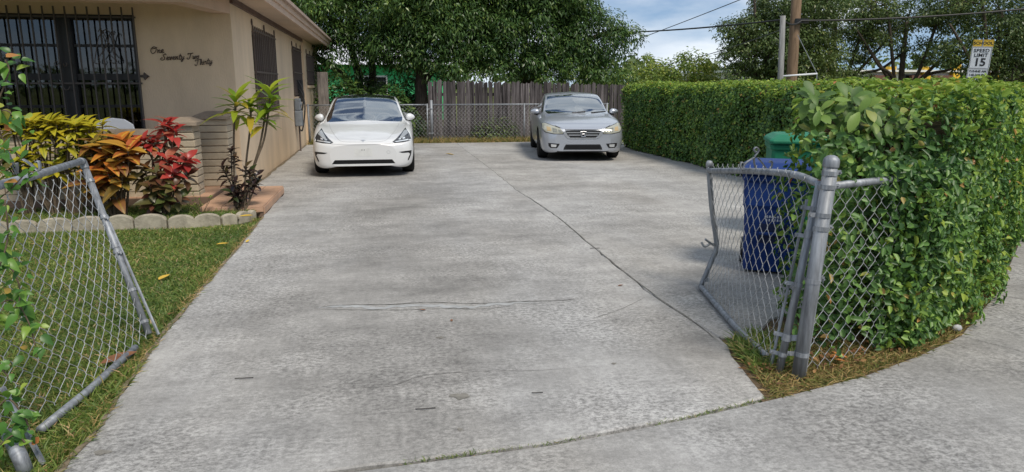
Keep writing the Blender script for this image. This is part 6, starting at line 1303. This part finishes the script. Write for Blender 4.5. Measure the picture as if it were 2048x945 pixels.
ly2 = leafmeshes('oval', 0.15, 0.072, objleaf('croton_green', [(0, (0.05, 0.10, 0.015)), (0.6, (0.10, 0.15, 0.02)), (1, (0.30, 0.28, 0.03))], 0.35, 0.3, vein=(0.30, 0.30, 0.03), wmax=Wy), dr=0.34)
lo1 = leafmeshes('oval', 0.23, 0.135, objleaf('croton_orange', [(0, (0.450, 0.108, 0.027)), (0.5, (0.540, 0.198, 0.036)), (0.8, (0.495, 0.297, 0.045)), (1, (0.315, 0.045, 0.027))], 0.35, 0.3, vein=(0.60, 0.34, 0.05), wmax=0.06), dr=0.34)
lo2 = leafmeshes('oval', 0.22, 0.13, objleaf('croton_bronze', [(0, (0.154, 0.070, 0.035)), (0.5, (0.252, 0.112, 0.035)), (0.8, (0.126, 0.126, 0.028)), (1, (0.364, 0.210, 0.042))], 0.35, 0.25, vein=(0.30, 0.18, 0.03), wmax=0.06), dr=0.34)
lr1 = leafmeshes('oval', 0.17, 0.10, objleaf('croton_red', [(0, (0.357, 0.030, 0.030)), (0.5, (0.468, 0.068, 0.051)), (0.8, (0.255, 0.021, 0.025)), (1, (0.425, 0.153, 0.085))], 0.35, 0.3), dr=0.34)
lr2 = leafmeshes('oval', 0.17, 0.10, objleaf('croton_maroon', [(0, (0.140, 0.042, 0.028)), (0.4, (0.098, 0.077, 0.028)), (0.8, (0.084, 0.112, 0.028)), (1, (0.238, 0.070, 0.042))], 0.35, 0.25), dr=0.34)
ld1 = leafmeshes('oval', 0.125, 0.062, objleaf('croton_black', [(0, (0.022, 0.010, 0.012)), (0.6, (0.035, 0.020, 0.015)), (0.9, (0.03, 0.045, 0.015)), (1, (0.10, 0.04, 0.02))], 0.3, 0.15))
lt1 = leafmeshes('strap', 0.37, 0.10, objleaf('ti_leaf', [(0, (0.12, 0.23, 0.02)), (0.5, (0.22, 0.33, 0.025)), (0.85, (0.34, 0.40, 0.035)), (1, (0.48, 0.32, 0.04))], 0.32, 0.4), dr=0.34)
lg1 = leafmeshes('oval', 0.07, 0.042, objleaf('small_green_leaf', [(0, (0.070, 0.168, 0.021)), (0.6, (0.126, 0.252, 0.028)), (1, (0.224, 0.336, 0.042))], 0.4, 0.35))
names = ['leftmost bushy yellow-leaved croton by the vine', 'second bushy yellow-leaved croton from the left', 'third bushy yellow-leaved croton from the left', 'bushy yellow-leaved croton nearest the white plastic chair']
for i, px_ in enumerate((35, 82, 128, 168)):
    c_ = PY(px_, 240, 9.5); hs = []
    for k in range(9): hs.append((c_.x+rnd.uniform(-0.19, 0.19), 9.5+rnd.uniform(-0.14, 0.14), PY(px_, 250-rnd.uniform(-3, 8), 9.5).z, 0))
    for k in range(6): hs.append((c_.x+rnd.uniform(-0.22, 0.22), 9.42+rnd.uniform(-0.14, 0.1), rnd.uniform(0.6, 1.02), rnd.choice([0, 1, 1])))
    croton('yellow_croton', names[i]+' in front of the porch wall', (c_.x, 9.5, 0.03), hs, (ly1, ly2), 11, 'yellow-leaved crotons in a row', 0.95, (0.7, 1.1))
def H(px_, py_, Y_, k): p = PY(px_, py_, Y_); return (p.x, Y_, p.z, k)
croton('orange_croton', 'croton with large orange and bronze leaves in the flower bed before the chair', (PY(235, 415, 9.15).x, 9.15, 0.03), [H(232, 290, 9.1, 0), H(250, 284, 9.2, 0), H(264, 294, 9.15, 0), H(211, 310, 9.05, 0), H(222, 302, 9.1, 0), H(190, 288, 9.2, 1), H(205, 288, 9.25, 1), H(180, 300, 9.1, 1), H(178, 330, 9.1, 1), H(256, 300, 9.0, 0), H(185, 370, 9.0, 1), H(240, 315, 9.0, 1), H(215, 345, 9.0, 0), H(200, 355, 9.1, 1), H(245, 355, 9.0, 1), H(228, 385, 9.1, 1), H(192, 330, 9.2, 1), H(262, 330, 9.1, 1)], (lo1, lo2), 10, None, 0.95, (0.75, 1.1), 0.011)
croton('red_croton', 'croton with crimson leaf heads in front of the left brick pillar', (PY(320, 420, 9.2).x, 9.2, 0.03), [H(328, 250, 9.25, 0), H(340, 246, 9.3, 0), H(350, 262, 9.2, 0), H(288, 278, 9.15, 0), H(304, 284, 9.15, 0), H(316, 275, 9.2, 0), H(362, 322, 9.1, 0), H(376, 318, 9.1, 0), H(334, 318, 9.1, 0), H(347, 347, 9.05, 0), H(290, 340, 9.1, 1), H(312, 345, 9.0, 1), H(350, 370, 9.0, 1), H(330, 395, 9.0, 1), H(300, 375, 9.0, 1), H(318, 370, 8.98, 1), H(360, 395, 9.1, 1), H(282, 352, 9.2, 1), H(345, 290, 9.3, 1), H(375, 350, 9.2, 1), H(305, 405, 9.0, 1)], (lr1, lr2), 10, None, 0.95, (0.7, 1.05))
croton('dark_croton', 'small croton with nearly black curled leaves beside the tiled step', (PY(478, 408, 9.35).x, 9.35, 0.03), [H(463, 300, 9.4, 0), H(468, 318, 9.35, 0), H(445, 335, 9.35, 0), H(452, 345, 9.3, 0), H(492, 335, 9.35, 0), H(500, 345, 9.4, 0), H(512, 352, 9.35, 0), H(505, 368, 9.3, 0), H(470, 365, 9.3, 0), H(482, 378, 9.3, 0), H(465, 385, 9.25, 0), H(515, 362, 9.4, 0), H(476, 395, 9.3, 0)], (ld1,), 12, None, 0.95, (0.65, 1.0))
ti = thing('ti_plant', 'tall ti plant with bright yellow-green strap leaves on bare stems by the house corner', 'plant', (PY(492, 400, 9.7).x, 9.7, 0.03)); b = MB()
for pts, nl in (([(470, 400), (468, 330), (468, 260), (472, 205)], 17), ([(490, 400), (492, 330), (500, 260), (502, 215)], 14), ([(497, 398), (510, 330), (528, 280), (538, 215), (540, 190)], 19), ([(490, 398), (505, 340), (520, 290), (530, 235)], 13)):
    P_ = smooth_path([PY(x, y, 9.7) for x, y in pts], 4); P_[0].z = 0.0; b.tube(P_, [0.014]*len(P_), 6); rosette(ti, P_[-1]+Vector((0, 0, 0.04)), (P_[-1]-P_[-3]).normalized()+Vector((0, 0, 0.4)), lt1, nl, 1.0, (0.7, 1.1), 0.9, 0.014)
b.build('stem', m_stem, ti, smooth=True)
for i, (px_, py_, n, lab) in enumerate(((225, 385, 16, 'low green seedling with round leaves under the orange croton'), (170, 380, 14, 'low green seedling with round leaves behind the leaning gate'), (405, 400, 34, 'small feathery green weed between the red and dark crotons'))):
    p = G(px_, py_+30, 0.03); w_ = thing('weed', lab, 'weed', p); b = MB()
    for k in range(n//4): t_ = p+Vector((rnd.uniform(-.18, .18), rnd.uniform(-.08, .08), rnd.uniform(0.08, 0.32))); b.tube([p, t_], 0.003, 4); rosette(w_, t_, (0, -0.1, 1), lg1, 4, 0.95, (0.5, 1.0) if i < 2 else (0.25, 0.5))
    b.build('stem', m_stem, w_)

# ---------------- vine on the left gate, close to the camera
lv1 = leafmeshes('ovate', 0.058, 0.034, objleaf('vine_leaf', [(0, (0.048, 0.136, 0.024)), (0.5, (0.088, 0.216, 0.032)), (0.85, (0.160, 0.304, 0.040)), (0.96, (0.320, 0.416, 0.064)), (1, (0.480, 0.128, 0.048))], 0.38, 0.35))
vn = thing('vine', 'leafy green vine climbing over the left gate at the picture edge', 'vine', (-1.9, 3.3, 0)); b = MB()
def run(pts, n, Y_=3.2, spread=0.05, sc=(0.6, 1.15)):
    P_ = smooth_path([PY(x, y, Y_ if len(p_) < 3 else p_[2]) for p_ in pts for x, y in [p_[:2]]], 5); b.tube(P_, 0.0035, 4, caps=False)
    for q in range(n):
        p = P_[int(q/n*len(P_))]; d_ = Vector((rnd.uniform(-1, 1), rnd.uniform(-1, 0.4), rnd.uniform(-0.9, 0.5))); put_leaf('leaf', lv1[rnd.randrange(3)], vn, p+Vector((rnd.uniform(-1, 1), rnd.uniform(-1, 1), rnd.uniform(-1, 1)))*spread, d_, (rnd.uniform(-.3, .3), -0.7, 0.7), rnd.uniform(*sc))
run([(-40, 360), (-20, 250), (5, 180), (18, 140), (10, 120)], 34, 3.4, 0.05); run([(-30, 420), (0, 330), (20, 300), (40, 315)], 30, 3.35, 0.06); run([(-60, 300), (-10, 230), (20, 225), (40, 260)], 26, 3.4, 0.05)
run([(-30, 420), (20, 380), (55, 345), (75, 350)], 16, 3.35, 0.04); run([(-50, 700), (-10, 560), (15, 480), (10, 400)], 34, 3.25, 0.06); run([(-40, 640), (20, 600), (55, 640), (70, 690)], 34, 3.3, 0.055); run([(-40, 520), (15, 530), (40, 580), (30, 640)], 26, 3.3, 0.05)
run([(-40, 880), (10, 800), (45, 830), (60, 860)], 36, 3.1, 0.06); run([(-40, 930), (0, 890), (30, 870), (50, 885)], 26, 3.05, 0.05); run([(-40, 760), (0, 740), (20, 760)], 14, 3.15, 0.05)
b.build('stem', m_stem, vn, smooth=True)

# ---------------- things lying on the ground
m_fl = [mat('fallen_leaf_yellow', (0.55, 0.36, 0.05), 0.6), mat('fallen_leaf_orange', (0.42, 0.16, 0.04), 0.7), mat('fallen_leaf_brown', (0.18, 0.075, 0.03), 0.8)]
def fallen(px_, py_, k, ln, label, z=0.004, grp='fallen leaves'):
    p = G(px_, py_, z); me = one_leaf('oval', ln, ln*0.42, -0.12, 0.3); me.materials.append(m_fl[k]); o_ = bpy.data.objects.new('fallen_leaf', me); C.objects.link(o_); o_.location = p; o_.rotation_euler = (rnd.uniform(-.12, .12), rnd.uniform(-.15, .15), rnd.uniform(0, 6.28)); tag(o_, label, 'leaf', grp)
for a in ((318, 560, 0, 0.16, 'large orange-yellow fallen leaf lying in the lawn', 0.02), (432, 489, 0, 0.12, 'yellow fallen leaf on the lawn nearest the driveway', 0.02), (478, 433, 0, 0.16, 'yellow leaf draped over the edging stones near the step', 0.10), (492, 485, 0, 0.07, 'small yellow leaf at the lawn edge below the step', 0.01), (908, 310, 0, 0.22, 'yellow leaf on the concrete between the two cars'), (852, 620, 2, 0.05, 'small brown leaf on the long crack across the driveway'), (903, 643, 2, 0.045, 'small dark red leaf in the middle of the driveway'), (1236, 572, 2, 0.05, 'small brown leaf on the driveway left of the bent gate'), (200, 728, 2, 0.20, 'long brown leaf on the lawn behind the leaning gate', 0.02),
          (1680, 712, 1, 0.10, 'bright rust-coloured dead leaf at the hedge foot', 0.03), (1695, 716, 1, 0.09, 'curled orange dead leaf beside the hedge foot', 0.03), (1665, 718, 1, 0.08, 'orange dead leaf nearest the fence post', 0.03), (350, 625, 2, 0.08, 'brown leaf at the driveway edge near the leaning gate foot')): fallen(*a)
m_tw = mat('dark_twig', (0.03, 0.024, 0.02), 0.9)
for px_, py_, dx, lab in ((488, 757, 0.05, 'short dark twig on the driveway left of centre'), (851, 818, 0.05, 'short dark twig on the near middle of the driveway'), (1075, 786, 0.03, 'tiny dark twig on the driveway right of centre'), (1190, 497, 0.05, 'dark twig on the driveway near the long joint')):
    p = G(px_, py_, 0.005); tag(MB().tube(smooth_path([p+Vector((-dx, 0.006, 0)), p+Vector((-dx*0.2, -0.006, 0.004)), p+Vector((dx, 0.002, 0))]), 0.0024, 5).build('twig', m_tw), lab, 'twig', 'twigs on the driveway')
st = MB(); p = G(1920, 668, 0.0); st.ball(p+Vector((0, 0.03, 0.03)), 0.03, 7, 5, (1.3, 0.8, 0.8)); tag(st.build('stone', mat('pale_stone', (0.5, 0.5, 0.5), 0.9, var=(14, 0.6, 1.1)), smooth=True), 'pale stone at the hedge foot beside the sidewalk joint', 'stone')
P = np.c_[rng.uniform(2.1, 4.4, 500), rng.uniform(0, 0.35, 500)]; f_, Lq = path_edge([(1.98, 3.24), (2.6, 3.42), (3.14, 3.64), (3.7, 3.93), (4.79, 4.78)])
c_, nr = f_(rng.uniform(0, Lq, 420)); Pp = np.c_[c_-nr*rng.uniform(0.0, 0.3, (420, 1)), rng.uniform(0.0, 0.035, 420)]
lm_lit = leafmat('leaf_litter', [(0, (0.10, 0.05, 0.025)), (0.5, (0.22, 0.10, 0.04)), (1, (0.36, 0.20, 0.08))], 0.8, 0.2); V, F = leaves(Pp, np.tile([[0, 0, 1.0]], (420, 1))+rng.normal(size=(420, 3))*0.4, rng.uniform(0.02, 0.05, 420), rng.uniform(0.012, 0.024, 420), -0.2, 0.3)
tag(link('leaf_litter', np_mesh('leaf_litter', V, F), lm_lit), 'dead leaf litter scattered along the hedge foot', 'leaves', kind='stuff')
